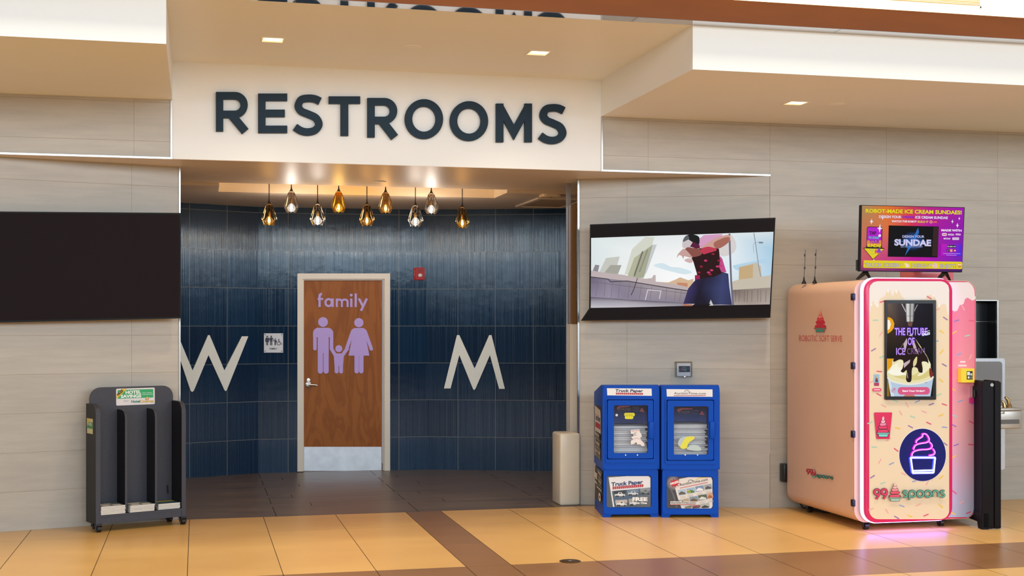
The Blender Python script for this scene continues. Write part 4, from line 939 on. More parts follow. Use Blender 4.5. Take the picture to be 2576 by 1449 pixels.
# right-hand pink front
a = Art(PK, .0015)
def px_of(x, y, z):
    v = Vector((x, y, z)) - EYEV; d_ = v.x * SN + v.y * CS; return CX + F * (v.x * CS - v.y * SN) / d_, YH - F * v.z / d_
ins_ = .004
outl_ = [px_of(MX + p[0], MY + .10, p[1]) for p in rrect(.55, bz0 + ins_, bx1 - ins_, bz1 - ins_, [.001, .097, .097, .001], 10)]
a.poly(outl_, (205, 36, 80))
def edge(y, m=4.0):
    """right-hand limit of the panel at photo row y"""
    best = 2380
    for p, q in zip(outl_, outl_[1:] + outl_[:1]):
        if (p[1] - y) * (q[1] - y) <= 0 and abs(p[1] - q[1]) > 1e-6: best = max(best, p[0] + (q[0] - p[0]) * (y - p[1]) / (q[1] - p[1]))
    return best - m
yt_, yb_ = min(p[1] for p in outl_ if p[0] > 2395) + 2.5, max(p[1] for p in outl_ if p[0] > 2395) - 2.5
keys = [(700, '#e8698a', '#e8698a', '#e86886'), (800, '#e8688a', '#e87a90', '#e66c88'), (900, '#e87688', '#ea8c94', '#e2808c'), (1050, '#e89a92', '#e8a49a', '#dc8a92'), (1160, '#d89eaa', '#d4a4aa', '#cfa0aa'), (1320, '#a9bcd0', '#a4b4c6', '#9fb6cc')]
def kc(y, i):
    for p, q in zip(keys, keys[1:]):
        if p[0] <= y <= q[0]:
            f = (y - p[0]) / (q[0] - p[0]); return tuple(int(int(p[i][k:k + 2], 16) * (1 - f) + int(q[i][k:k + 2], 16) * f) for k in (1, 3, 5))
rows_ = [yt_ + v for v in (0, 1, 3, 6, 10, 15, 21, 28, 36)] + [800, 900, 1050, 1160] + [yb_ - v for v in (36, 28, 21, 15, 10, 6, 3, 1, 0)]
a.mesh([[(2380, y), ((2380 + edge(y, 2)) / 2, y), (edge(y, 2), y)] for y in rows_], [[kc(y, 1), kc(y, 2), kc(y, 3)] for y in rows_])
a.poly([(2380, yt_)] + [(edge(y, 2), y) for y in [yt_ + v for v in (0, 1, 3, 6, 10, 15, 21, 28, 34)]] + [c1(1962, 262), c1(1950, 284), c1(1925, 290), c1(1905, 275), c1(1880, 262), c1(1858, 275), c1(1845, 320), c1(1822, 335), c1(1808, 330), c1(1796, 360), c1(1782, 388), c1(1756, 396), c1(1738, 385), (2380, 780)], (234, 218, 212))
for q in ((1840, 362, 62, 'k'), (1776, 484, -20, 'p'), (1920, 484, 5, 'r'), (1756, 596, -32, 'y'), (1880, 627, -14, 'g'), (1800, 805, -20, 'b'), (1910, 832, -65, 'k'), (1745, 1142, 30, 'y'), (1812, 1254, -20, 'b'), (1942, 1278, -15, 'p'), (1762, 1397, 20, 'g')): sprinkle(a, q, c1, 0)
for q in ((1918, 236, 28, 'r'), (1750, 268, 28, 'p'), (1772, 455, -20, 'p'), (1914, 451, 5, 'r'), (1752, 567, -32, 'y'), (1755, 908, 38, 'r'), (1825, 1003, -35, 'k'), (1892, 1104, -22, 'r'), (1745, 1112, 22, 'y')): sprinkle(a, q, c2, 0)
a.o += .0004
a.rr(*c1(1810, 870), *c1(1862, 886), 1.5, (240, 214, 214)); a.rr(*c1(1790, 906), *c1(1872, 922), 1.5, (240, 214, 214))
a.poly([c1(1895, 1225), c1(1955, 1225), c1(1955, 1275), c1(1895, 1275)], (232, 60, 140))
a.build('side_graphics', bpy.data.materials['machine_print'], t)
# order screen
def PFo(o): return Plane(PF.o + PF.n * o, PF.n)
mb = MB(); solid_poly(mb, rrect(*c1(1083, 286), *c1(1568, 1240), 2), PF, .022, .003); scr = mb.build('order_screen', mat('screen_bezel', (10, 9, 11), .25), t, world=True)
def k3(x, y): return (2210 + x / 5.175, 740 + y / 5.175)
a = Art(PF, .0226, .0003); W_ = lambda *p: [k3(*q) for q in p]
a.mesh([W_((98, 122), (250, 122), (420, 122), (690, 122)), W_((98, 420), (250, 420), (420, 420), (692, 420)), W_((90, 800), (250, 800), (420, 800), (690, 800)), W_((88, 1328), (250, 1328), (420, 1328), (688, 1328))],
       [['#6a5a50', '#463c40', '#221f2c', '#15141c'], ['#3c2c1c', '#3a2826', '#181620', '#0b0a10'], ['#151010', '#0c0a0d', '#0a080c', '#060508'], ['#2a2412', '#1c1a14', '#101018', '#08080c']])
a.poly(W_((98, 300), (130, 302), (165, 330), (186, 380), (180, 440), (150, 480), (110, 510), (97, 512)), '#f0a818'); a.poly(W_((98, 330), (125, 340), (142, 390), (125, 450), (97, 470)), '#fff6e4')
a.rect(*k3(90, 838), *k3(180, 1080), '#e8a010'); a.poly(W_((90, 1080), (115, 1080), (125, 1328), (88, 1328)), '#8c6a14')
a.poly(W_((275, 126), (330, 235), (345, 235), (290, 126)), '#b4b2ae'); a.poly(W_((492, 136), (440, 240), (432, 232), (480, 136)), '#9c9a98')
a.mesh([W_((330, 124), (360, 124), (395, 124), (415, 124), (450, 124)), W_((342, 358), (365, 358), (392, 358), (410, 358), (434, 358))], [['#85827e', '#e8e6e2', '#6a6866', '#c8c6c4', '#4a484a']] * 2)
a.line(W_((335, 285), (440, 285)), .8, '#4a484a'); a.poly(W_((352, 362), (425, 362), (412, 420), (368, 420)), '#6e4a44')
a.poly(spline(W_((95, 1000), (150, 930), (160, 860), (205, 800), (300, 640), (370, 540), (400, 536), (440, 560), (540, 700), (620, 830), (660, 960), (690, 1060), (640, 1130), (400, 1170), (150, 1130), (95, 1060)), 4, True), '#ece2b0')
a.poly(spline(W_((150, 935), (260, 880), (300, 930), (260, 1010), (150, 1000)), 4, True), '#fbf6dc'); a.poly(spline(W_((180, 1010), (330, 1060), (460, 1040), (600, 930), (655, 960), (640, 1060), (450, 1120), (200, 1080)), 4, True), '#dccd86')
a.poly(spline(W_((100, 1010), (200, 960), (260, 1000), (330, 1040), (200, 1060)), 4, True), '#fdf9e6')
a.poly(spline(W_((540, 830), (620, 850), (655, 940), (560, 1040), (480, 1060), (560, 960)), 4, True), '#f4ecc6')
a.poly(spline(W_((345, 545), (300, 640), (200, 800), (170, 850), (180, 880), (250, 850), (300, 870), (290, 960), (265, 1000), (300, 1020), (345, 990), (335, 1110), (365, 1145), (405, 1120), (415, 960), (480, 960), (500, 1010), (545, 1020), (550, 960), (540, 880), (600, 880), (625, 900), (610, 820), (520, 690), (440, 560), (400, 545)), 3, True), '#23100f')
for p in (W_((300, 650), (345, 570), (350, 640), (320, 760)), W_((410, 560), (450, 640), (500, 790), (430, 700)), W_((300, 900), (390, 850), (380, 890), (310, 960)), W_((350, 1010), (362, 1100), (350, 1080))): a.poly(p, '#c9b0b8')
a.poly(spline(W_((225, 875), (285, 870), (290, 940), (240, 950)), 4, True), '#f4ecc8'); a.poly(spline(W_((430, 870), (475, 810), (470, 900), (430, 945)), 4, True), '#e4d49a')
a.poly(spline(W_((640, 960), (665, 980), (690, 1070), (650, 1080), (635, 1020)), 4, True), '#7c2a1c')
a.poly(W_((95, 1090), (180, 1150), (390, 1180), (600, 1150), (690, 1070), (650, 1328), (135, 1328)), '#b9cde2')
a.line(spline(W_((92, 1080), (150, 1130), (280, 1162), (400, 1170), (540, 1150), (650, 1110), (688, 1070)), 5), 4.2, '#efe9dc')
a.poly(W_((135, 1328), (100, 1110), (130, 1130), (180, 1328)), '#d6e2ee')
a.poly(W_((300, 1328), (320, 1305), (430, 1305), (455, 1328)), '#cc7a6a')
a.rr(*k3(224, 1207), *k3(640, 1305), 8.5, '#dd5c86'); a.text('Start Your Order>', k3(285, 1268), k3(578, 1268), 4.6, '#fff4f8', .05)
a.circ(*k3(170, 1248), 6.3, '#d8789a'); a.circ(*k3(170, 1248), 5.4, '#b9cde2'); a.line(W_((155, 1270), (165, 1240), (185, 1225), (175, 1260)), 1.2, '#d0386c')
a.text('THE FUTURE', k3(182, 532), k3(610, 532), 19, '#7a3cff', .04, ow=0); a.text('THE FUTURE', k3(185, 531), k3(607, 531), 18, '#cfa8ff', .015)
a.text('OF', k3(352, 660), k3(440, 660), 19, '#7a3cff', .04); a.text('OF', k3(354, 658), k3(438, 658), 18, '#cfa8ff', .015)
a.text('ICE', k3(202, 785), k3(315, 785), 17, '#b98cf0', .03); a.text('CREAM', k3(345, 782), k3(575, 770), 15.5, '#7d5c92', .0)
a.text('SALES', k3(540, 543), k3(643, 523), 6, '#e8f4ff', .06, shear=.2); a.line(W_((555, 492), (637, 474)), 1.2, '#f4faff')
a.build('screen_picture', bpy.data.materials['screen_picture'], scr)
# neon sign
mb = MB(); cxy = c2(1450, 550); solid_poly(mb, arc(cxy[0], cxy[1], 58.5, 66, 0, 360, 44)[:-1], PF, .004, .001)
neon = mb.build('neon_sign', mat('deep_blue_disc', (3, 5, 40), .3, emit=(16, 22, 130), es=.5, ior=1.3), t, world=True)
mb = MB(); solid_poly(mb, arc(cxy[0], cxy[1], 59.5, 67, 0, 360, 44)[:-1], PF, .0032, .001); mb.build('rim', mat('pale_disc_rim', (236, 232, 250), .3), neon, world=True)
np_ = mat('pink_neon', (255, 80, 210), .5, emit=(255, 96, 214), es=3.6); nw_ = mat('white_neon', (220, 225, 255), .5, emit=(206, 214, 255), es=4.2)
np2 = mat('pink_neon_halo', (200, 20, 180), .5, emit=(190, 8, 190), es=1.2); nw2 = mat('blue_neon_halo', (70, 80, 255), .5, emit=(58, 70, 250), es=1.3)  # glow round the neon, drawn as wider luminous tubes behind the real ones
strokes = [[(1380, 434), (1384, 412), (1410, 392), (1440, 372), (1442, 350), (1475, 350), (1500, 385), (1502, 412), (1478, 430), (1420, 440), (1372, 458), (1353, 497)],
           [(1507, 424), (1530, 452), (1526, 480), (1496, 495), (1420, 500), (1362, 515), (1341, 540), (1339, 560)], [(1540, 490), (1558, 522), (1545, 546), (1503, 554)]]
for s_ in strokes:
    mb = MB(); mb.tube([PF(*c2(*q), .020) for q in spline(s_, 6)], .0042, 10); mb.build('neon_tube', np_, neon, world=True)
    mb = MB(); mb.tube([PF(*c2(*q), .0075) for q in spline(s_, 6)], .0075, 10); mb.build('neon_halo', np2, neon, world=True)
cup = [(1326, 574), (1560, 574), (1545, 718), (1346, 722)]
def cl(pts): return pts + [pts[0]]
mb = MB()
for p, q in zip(cup, cup[1:] + cup[:1]): mb.tube([PF(*c2(*p), .020), PF(*c2(*q), .020)], .0062, 10)
mb.tube([PF(*c2(1346, 700), .020), PF(*c2(1545, 694), .020)], .0052, 10); mb.build('neon_tube', nw_, neon, world=True)
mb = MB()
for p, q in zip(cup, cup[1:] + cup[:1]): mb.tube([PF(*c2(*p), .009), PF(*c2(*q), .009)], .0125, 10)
mb.build('neon_halo', nw2, neon, world=True)
# reader, handle, casters
mb = MB()
def boxP(mb, P, x0, y0, x1, y1, b, f): boxon(mb, P, x0, y0, x1, y1, b, f)
boxP(mb, PK, *c1(1790, 940), *c1(1916, 1074), .002, .05); rd = mb.build('card_reader', mat('yellow_reader', (240, 212, 40), .35), t, world=True)
a = Art(PK, .0505); a.rect(*c1(1842, 965), *c1(1898, 1045), (16, 16, 18)); a.rect(*c1(1846, 972), *c1(1872, 1005), (226, 230, 226)); a.rect(*c1(1876, 985), *c1(1893, 1008), (200, 206, 200)); a.rect(*c1(1850, 1015), *c1(1868, 1036), (226, 230, 226)); a.rect(*c1(1874, 1016), *c1(1893, 1038), (120, 120, 120)); a.build('display', prg, rd)
mb = MB(); boxP(mb, PK, *c1(1904, 1108), *c1(1950, 1216), .002, .04); hd = mb.build('door_lock', silver, t, world=True)
mb = MB(); boxP(mb, PK, *c1(1922, 1150), *c1(1950, 1212), .038, .05); mb.build('lock_grip', M['black'], hd, world=True)
def caster(x, y, r=.03, parent=t):
    mb = MB(); mb.lathe([(r * .3, -.018), (r, -.016), (r, .016), (r * .3, .018)], (x, y, r), 18, 'x')
    c = mb.build('caster', M['black'], parent)
    mb = MB(); mb.box(x - .024, x + .024, y - .022, y + .022, 2 * r, .11 if parent is mach else 2 * r + .014); mb.box(x - .026, x - .02, y - .015, y + .015, r * .8, 2 * r + .005).box(x + .02, x + .026, y - .015, y + .015, r * .8, 2 * r + .005); mb.build('fork', M['black'], c)
    mb = MB(); mb.lathe([(.006, -.030), (.006, .030), (.0001, .030)], (x, y, r), 8, 'x'); mb.build('axle', M['chrome'], c)
for x, y in ((.12, .14), (.80, .16), (.12, 1.12), (.92, 1.12)): caster(x, y)
mb = MB(); mb.rbox(-.022, 0.03, 1.34, 1.425, .24, .40, .006, 2); mb.build('side_latch', M['black'], t)
cb_ = MB(); cb_.tube([(.06, 1.30, .15), (.10, 1.22, .03), (.22, 1.05, .008), (.5, .95, .008), (.75, 1.0, .008)], .008, 8); cb_.build('power_cable', cordm, t)
# printing on its left flank
a = Art(PS, .0012)
red = (206, 40, 62); gr = (40, 150, 134)
swirl(a, *c1(474, 388), 29, 54, (206, 30, 62), (226, 70, 84), (240, 150, 130), (40, 150, 134), (206, 40, 62))
a.text('ROBOTIC SOFT SERVE', c1(272, 680), c1(685, 684), 16, red, -.012)
a.build('flank_graphics', print_mat('flank_print', .4), t)
a = Art(PS, .0012)
X9, Y9 = c2(338, 738)
for p, clz in nine(X9, Y9, 4.4) + nine(X9 + 8, Y9 + 1, 4.4): a.line(p, 3.2, (60, 20, 30), clz)
for p, clz in nine(X9, Y9, 4.4) + nine(X9 + 8, Y9 + 1, 4.4): a.line(p, 2.0, red, clz)
swirl(a, *c2(417, 676), 11, 24, (214, 60, 80), (232, 130, 130), (240, 170, 160), (120, 180, 160), (60, 20, 30))
for p, clz in word_spoons(c2(445, 0)[0], c2(0, 762)[1], 3.15, .14): a.line(p, 2.6, (20, 50, 54), clz)
for p, clz in word_spoons(c2(445, 0)[0], c2(0, 762)[1], 3.15, .14): a.line(p, 1.5, gr, clz)
a.build('flank_logo', bpy.data.materials['flank_print'], t)
# soft violet light thrown under the door by the strip
area('strip_glow', (MX + .42, MY + .02, .07), (0, 0, 0), .7, .05, 2.2, (.22, .12, 1.0))
# ------------------------------------------------------------------ things on top of the machine
ztop = bz1
YT = MY + .24; PT = yplane(YT)
def k9(x, y): return (2140 + x / 6.5875, 500 + y / 6.5875)
t = thing('television', 'small television with bright sundae advert standing on top of the ice cream machine', 'television', (PT(2293, 700).x, YT, ztop))
mb = MB(); slab(mb, PT, [(2166.5, 515.5), (2426.5, 521.5), (2420, 685), (2162.5, 682.5)], .002, -.035); mb.build('body', frm, t, world=True)
mb = MB(); boxP(mb, PT, 2162, 653, 2176, 680, -.03, -.06); mb.build('rear_housing', M['black'], t, world=True)
def foot(xc, s):
    mb = MB(); P0 = PT(xc, 684, -.01)
    zt_, zb_ = P0.z, ztop
    for q in ((-.14, -.05), (.105, .06)):
        d_ = Vector((q[0] * 0.75, q[1], 0)); A = Vector((P0.x, P0.y, zt_)); Bp = Vector((P0.x, P0.y, zb_ + .008)) + d_
        n1 = Vector((0, 0, 1)); vs = []
        for p, r in ((A, .017), (Bp, .008)):
            vs += [p + Vector((-r * 1.2, -.006, -r * .5)), p + Vector((r * 1.2, -.006, -r * .5)), p + Vector((r * 1.2, .006, r * .5)), p + Vector((-r * 1.2, .006, r * .5))]
        mb.add(vs, [(0, 1, 5, 4), (1, 2, 6, 5), (2, 3, 7, 6), (3, 0, 4, 7), (0, 1, 2, 3), (4, 5, 6, 7)])
    mb.build('stand_leg', M['black'], t, world=True)
foot(2180, 1); foot(2380, 1)
a = Art(PT, .0025)
Q = lambda *p: [k9(*q) for q in p]
a.mesh([Q((185, 112), (600, 122), (1000, 132), (1300, 138), (1874, 152)), Q((178, 500), (600, 500), (1000, 500), (1300, 500), (1862, 520)), Q((170, 1020), (600, 1025), (1000, 1030), (1300, 1035), (1848, 1050)), Q((160, 1190), (600, 1195), (1000, 1200), (1300, 1203), (1838, 1210))],
       [['#a88858', '#dd7426', '#d03a50', '#b81c84', '#a012b0'], ['#c47452', '#dc7040', '#d8304c', '#b012a0', '#8a12ac'], ['#cc5a64', '#c83a80', '#c00c9a', '#ac0cac', '#6c1cb8'], ['#7a2c66', '#80306e', '#5c1c5c', '#3a1458', '#2c1c50']])
a.text('ROBOT-MADE ICE CREAM SUNDAES!', k9(248, 228), k9(1832, 258), 9.4, '#e6dc1e', .035, outline='#141008', ow=.045)
a.text('DESIGN YOUR', k9(468, 316), k9(832, 322), 6.2, '#dfd8f0', .04); a.text('DREAM', k9(858, 322), k9(1046, 326), 6.2, '#8a1ec0', .05); a.text('ICE CREAM SUNDAE', k9(1068, 326), k9(1602, 336), 6.2, '#dfd8f0', .04)
a.text('WATCH THE ROBOT', k9(676, 388), k9(1088, 394), 4.9, '#efe4f0', .04); a.text('BUILD IT', k9(1106, 396), k9(1282, 398), 4.9, '#e0c832', .04)
a.rr(*k9(1350, 368), *k9(1435, 404), 1.5, '#cc1640'); a.text('LIVE', k9(1360, 398), k9(1420, 398), 3.2, '#f4b4c4'); a.circ(*k9(1324, 384), 3.6, '#f0c8b0'); a.circ(*k9(1324, 384), 2.4, '#c8404c')
def star(x, y, r, c='#f2ecfa'):
    cx_, cy_ = k9(x, y); r /= 6.5875; p = []
    for i in range(8): an = i * PI / 4 + .08; q = r if i % 2 == 0 else r * .27; q *= (1.0 if i % 4 == 2 or i % 2 else .62); p.append((cx_ + q * math.cos(an), cy_ + q * math.sin(an)))
    a.poly(p, c)
a.poly(Q((262, 480), (290, 460), (500, 466), (520, 490), (508, 810), (556, 824), (362, 1012), (198, 815), (250, 808)), '#1a1420')
a.poly(Q((270, 486), (294, 470), (496, 476), (510, 496), (500, 700), (262, 700)), '#b41cc8'); a.poly(Q((262, 690), (502, 690), (500, 780), (258, 780)), '#e0864a')
a.poly(Q((214, 822), (542, 832), (362, 1000)), '#e8d01c')
a.text('TAP', k9(304, 594), k9(412, 594), 8.2, '#3c0a4c', .05); a.text('TO START', k9(286, 664), k9(466, 668), 6.0, '#26d4d8', .03, outline='#18202c', ow=.04)
a.text('YOUR', k9(304, 736), k9(462, 738), 8.4, '#8a16b4', .05, outline='#2c0c38', ow=.03); a.text('SUNDAE', k9(268, 798), k9(488, 804), 7.4, '#f2e020', .04, outline='#1a1408', ow=.05)
a.circ(*k9(470, 612), 3.4, '#f4eef0'); a.line(Q((290, 840), (380, 842)), 1.6, '#a8c070'); a.line(Q((300, 865), (370, 866)), 1.6, '#a8c070'); a.line(Q((320, 915), (390, 917)), 1.6, '#a8c070')
a.poly(Q((425, 890), (482, 894), (448, 940)), '#c07a30'); a.poly(spline(Q((420, 888), (430, 850), (460, 818), (480, 850), (484, 892)), 4, True), '#8a44c0'); a.poly(spline(Q((385, 880), (400, 840), (420, 850), (418, 900), (395, 905)), 4, True), '#d85a78')
for q in ((332, 380, 52), (468, 492, 74), (515, 328, 26), (1670, 380, 36), (1783, 330, 30), (1752, 444, 44), (368, 1018, 22)): star(*q)
a.poly(Q((614, 444), (1444, 462), (1424, 974), (598, 962)), '#050408')
gp = k9(1010, 705); a.o += .0002
a.glow(gp[0], gp[1], 29, 24, '#2a62b4', '#050408', .1)
a.poly(Q((1100, 480), (1115, 560), (985, 800), (880, 950), (940, 780), (1060, 560)), '#2c6ab8'); a.poly(Q((660, 712), (1010, 690), (1360, 718), (1010, 722)), '#2a5c9c')
a.poly(Q((1350, 470), (1440, 472), (1420, 960), (1330, 950)), '#33201e')
a.text('DESIGN YOUR', k9(840, 646), k9(1198, 648), 6.0, '#c4c4ee', .025); a.text('SUNDAE', k9(712, 772), k9(1306, 782), 15.5, '#d0ccf2', .05); a.text('ON THE TOUCH SCREEN', k9(810, 812), k9(1168, 808), 4.2, '#8e9cd0', .02)
a.text('MADE WITH', k9(1484, 540), k9(1814, 546), 5.2, '#f6ecf8', .06)
for x0_, y0_, x1_, y1_, r_ in ((1490, 570, 1574, 618, 3.4), (1592, 584, 1692, 610, 1), (1718, 580, 1800, 608, 1.2), (1516, 652, 1630, 674, 1.6), (1662, 644, 1772, 684, .8)): a.rr(*k9(x0_, y0_), *k9(x1_, y1_), r_, '#e8dcec')
a.rr(*k9(1500, 586), *k9(1564, 602), 1, '#d85070'); a.line(Q((1600, 604), (1690, 590)), 1.2, '#6a3c70'); a.line(Q((1724, 602), (1796, 584)), 1.4, '#c050a0'); a.line(Q((1540, 668), (1616, 658)), 1.2, '#8a4ac0'); a.line(Q((1672, 662), (1764, 664)), 1.8, '#b890c8')
a.grad(Q((1478, 752), (1816, 756), (1806, 954), (1466, 948)), ['#c414b4', '#4a24d8', '#4024dc', '#b012c0'])
a.poly(Q((1568, 815), (1575, 775), (1610, 768), (1700, 770), (1718, 784), (1722, 815)), '#120c14'); a.text('AS SEEN ON', k9(1574, 802), k9(1712, 804), 2.9, '#e8e0ec', .03)
a.rr(*k9(1564, 838), *k9(1602, 884), 1.2, '#140f16'); a.line(Q((1584, 848), (1584, 868), (1574, 872)), .9, '#eaf2f4'); a.rr(*k9(1620, 838), *k9(1660, 884), 1.4, '#e8884c'); a.circ(*k9(1640, 861), 1.6, '#fff0e0'); a.circ(*k9(1640, 861), 1.0, '#d84c80'); a.rr(*k9(1678, 838), *k9(1718, 884), 1.2, '#c41630'); a.rr(*k9(1686, 852), *k9(1710, 872), .8, '#fbe4e6')
a.line(Q((1504, 910), (1790, 914)), 1.0, '#d8a8e8'); a.line(Q((1556, 936), (1724, 940)), 1.0, '#d8a8e8')
a.poly([k9(x, y) for x, y in ((190, 1022), (1800, 1046), (1820, 1060), (1816, 1156), (1800, 1168), (196, 1146), (182, 1136))], '#e2cf1c')
def outt(s, p, q): a.text(s, p, q, 9.6, '#ccc4dc', .01, outline='#201828', ow=.05)
outt('TOUCH SCREEN', k9(204, 1128), k9(774, 1134)); outt('DESIGN', k9(974, 1138), k9(1252, 1142)); outt('ENJOY!', k9(1450, 1144), k9(1712, 1148))
for x in (810, 1284): a.circ(*k9(x, 1100), 2.7, '#201828'); a.circ(*k9(x, 1100), 2.0, '#ece4f4')
a.poly(spline(Q((862, 1064), (900, 1078), (936, 1100), (930, 1134), (888, 1138), (868, 1100)), 4, True), '#f2d6cc'); a.poly(spline(Q((1330, 1080), (1370, 1064), (1404, 1096), (1396, 1144), (1345, 1148), (1320, 1120)), 4, True), '#ecc4bc')
for x, y, c in ((1345, 1090, '#7a5ad0'), (1372, 1084, '#e05a70'), (1358, 1130, '#8c70d8'), (1386, 1112, '#e8a030')): a.circ(*k9(x, y), .9, c)
a.circ(*k9(1768, 1110), 5.6, '#e6a83c'); a.rect(*k9(1738, 1090), *k9(1798, 1102), '#f4ece0'); a.line(Q((1748, 1128), (1768, 1136), (1790, 1128)), .8, '#7c4a1c')
a.build('screen', bpy.data.materials['screen_picture'], t)
for px, s in ((2022.5, 0), (2049.5, 1)):
    b_ = at_Y(px, 815, MY + (1.05 if s == 0 else .92)); b_.z = ztop - .004; d_ = (b_ - EYEV).dot(Vector((SN, CS, 0))); zt_ = EYE + (815 - 628) * d_ / F
    t = thing('antenna', 'thin black whip antenna on the machine top, ' + ('left one nearer the wall' if s == 0 else 'right one of the pair'), 'antenna', b_, group='whip antennas on the machine')
    mb = MB(); mb.lathe([(.022, 0), (.020, .006), (.008, .03), (.004, .06), (.0001, .06)], n=16); mb.build('base', M['black'], t)
    mb = MB(); mb.tube([(0, 0, .05), (.006, 0, .14), (.013, 0, zt_ - b_.z)], .0022, 8)
    mb.build('whip', M['black'], t)
    for h in (.125, .235):
        mb = MB(); mb.tube([(.006, 0, h), (.008, 0, h + .022)], .0065, 8); mb.build('coil', M['black'], t)
pt = bpy.data.materials['pink_border_panel']
c = at_Y(2331, 815, MY + .75); mb = MB(); mb.rbox(-.19, .19, -.12, .12, 0, .16, .015, 3); o = mb.build('display_box', mat('glossy_pink_box', (238, 130, 140), .15)); o.location = (c.x, c.y, ztop); tag(o, 'glossy pink box on the machine top behind the small television', 'box')
for px, Yo, lab in ((2246, .42, 'flat black media box under the left half of the small television'), (2324, .40, 'flat black media box under the right half of the small television')):
    c = at_Y(px, 815, MY + Yo); mb = MB(); mb.rbox(-.085, .085, -.06, .06, 0, .032, .006, 2); o = mb.build('media_box', M['black']); o.location = (c.x, c.y, ztop); tag(o, lab, 'electronics', 'media boxes on the machine')
# ================================================================== black cart panel at the right of the machine
bp_ = mat('black_cart_plastic', (13, 11, 17), .6, ior=1.3, var=.1)
c = at_d(2462, 1338, 10.36); t = thing('folded_cart', 'tall black folded plastic cart standing upright right of the ice cream machine', 'cart', (6.20, 9.27, 0), -.21)
X0_, X1_ = 0.0, at_Y(2516, 1000, 9.27).x - 6.19
xa = at_Y(2471, 1000, 9.27).x - 6.19
zt_ = at_Y(2490, 959, 9.27).z
mb = MB(); mb.rbox(xa, xa + .10, 0, .05, 0.005, zt_, .012, 3).rbox(xa + .105, X1_, .01, .06, .005, zt_ - .005, .01, 3); mb.build('front_post', bp_, t)
mb = MB(); mb.prism([(.03, .12), (1.05, .12), (1.05, zt_ - .10), (.28, zt_ - .10), (.26, zt_), (.03, zt_)], xa + .008, xa + .05, 'x'); mb.build('side_panel', bp_, t)
mb = MB(); mb.prism([(.03, .12), (1.05, .12), (1.05, zt_ - .10), (.28, zt_ - .10), (.26, zt_), (.03, zt_)], xa + .115, xa + .15, 'x'); mb.build('side_panel', bp_, t)
mb = MB(); mb.prism([(.0, .0), (.09, 0), (.11, .05), (.95, .05), (.97, 0), (1.05, 0), (1.05, .13), (0, .13)], xa + .004, xa + .055, 'x'); mb.build('foot_rail', bp_, t)
mb = MB(); mb.tube([(xa + .08, -.004, zt_ - .03), (xa + .08, .002, zt_ - .03)], .014, 14); mb.build('bolt', M['chrome'], t)
# ================================================================== drinking fountain
YN = YW
t = thing('drinking_fountain', 'stainless steel drinking fountain on the stone wall at far right', 'drinking fountain', at_Y(2530, 1060, YN))
PN = yplane(YN - .004)
mb = MB()
pp = rrect(2400, 901, 2520, 1180, 6); solid_poly(mb, pp, PN, .05, .002); bk = mb.build('back_panel', M['steel'], t, world=True)
mb = MB(); solid_poly(mb, rrect(2410, 909, 2513, 1060, 8), PN, .052, .050); mb.build('panel_inset', mat('mirror_steel', (170, 165, 160), .18, 1, .05), bk, world=True)
L_ = Vector(t.location)
mb = MB(); xb0, xb1 = at_Y(2512, 900, YN - .3).x - L_.x, at_Y(2574, 900, YN - .3).x - L_.x; zb1, zb0 = at_Y(2540, 1027, YN - .3).z - L_.z, at_Y(2540, 1079, YN - .3).z - L_.z
mb.rbox(xb0 - .02, xb1, -.31, -.003, zb1 - .02, zb1, .005, 2).rbox(xb0 - .01, xb1 - .01, -.30, -.003, zb0, zb1 - .02, .012, 3); bs = mb.build('basin', mat('basin_steel', (196, 190, 180), .3, .5), t)
mb = MB(); mb.box(xb0 + .0, xb1 - .04, -.302, -.299, zb0 + .045, zb0 + .085); mb.build('push_bar', mat('dark_steel_bar', (110, 106, 102), .3, .7), bs)
mb = MB(); mb.rbox(xb0 + .01, xb0 + .06, -.306, -.298, zb1 - .05, zb1 - .03, .003, 2); mb.build('badge', M['chrome'], bs)
sx_ = at_Y(2538, 900, YN - .16).x - L_.x
mb = MB(); mb.lathe([(.03, 0), (.026, .02), (.016, .03), (.014, .045)], (sx_, -.16, zb1), 16); mb.tube([(sx_, -.16, zb1 + .03), (sx_ - .012, -.16, zb1 + .07), (sx_ - .04, -.16, zb1 + .092)], [.016, .015, .010], 10); mb.build('spout', mat('brass_spout', (196, 160, 104), .2, .9), bs)
mb = MB(); mb.tube([(sx_ - .075, -.2, zb1), (sx_ - .082, -.2, zb1 + .045), (sx_ - .10, -.2, zb1 + .06)], [.018, .014, .008], 10); mb.build('push_button', bpy.data.materials['brass_spout'], bs)
# ================================================================== thermostat
t = thing('thermostat', 'small wall thermostat under a clear cover above the right blue box', 'thermostat', PR(1720, 929))
mb = MB(); solid_poly(mb, rrect(1703, 913, 1738, 946, 2), PR, .022, .002); mb.build('housing', white_pl, t, world=True)
a = Art(PR, .0225); a.rect(1707.5, 920.5, 1736, 936, (52, 62, 84)); a.line([(1720.5 + 6 * math.cos(math.radians(q)), 929.5 + 6.2 * math.sin(math.radians(q))) for q in range(-95, 50, 12)], 1.0, (80, 190, 214)); a.line([(1720.5 + 6 * math.cos(math.radians(q)), 929.5 + 6.2 * math.sin(math.radians(q))) for q in range(140, 262, 12)], 1.0, (214, 110, 76)); a.text('72', (1717.5, 932), (1724, 932), 4.6, (214, 214, 204))
a.line([(1709, 928), (1711, 930), (1709, 934)], .7, (160, 170, 186)); a.line([(1730, 927), (1735, 926)], .6, (110, 120, 140)); a.build('display', prg, t)
gcl = glassmat('clear_cover', (246, 246, 246), .03, .05)
mb = MB(); mb2 = [PR(x, y, 0) for x, y in rrect(1697, 909, 1742, 949, 3)]; top_ = [PR(x, y, .05) for x, y in rrect(1700, 912, 1740, 947, 3)]; n_c = len(mb2)
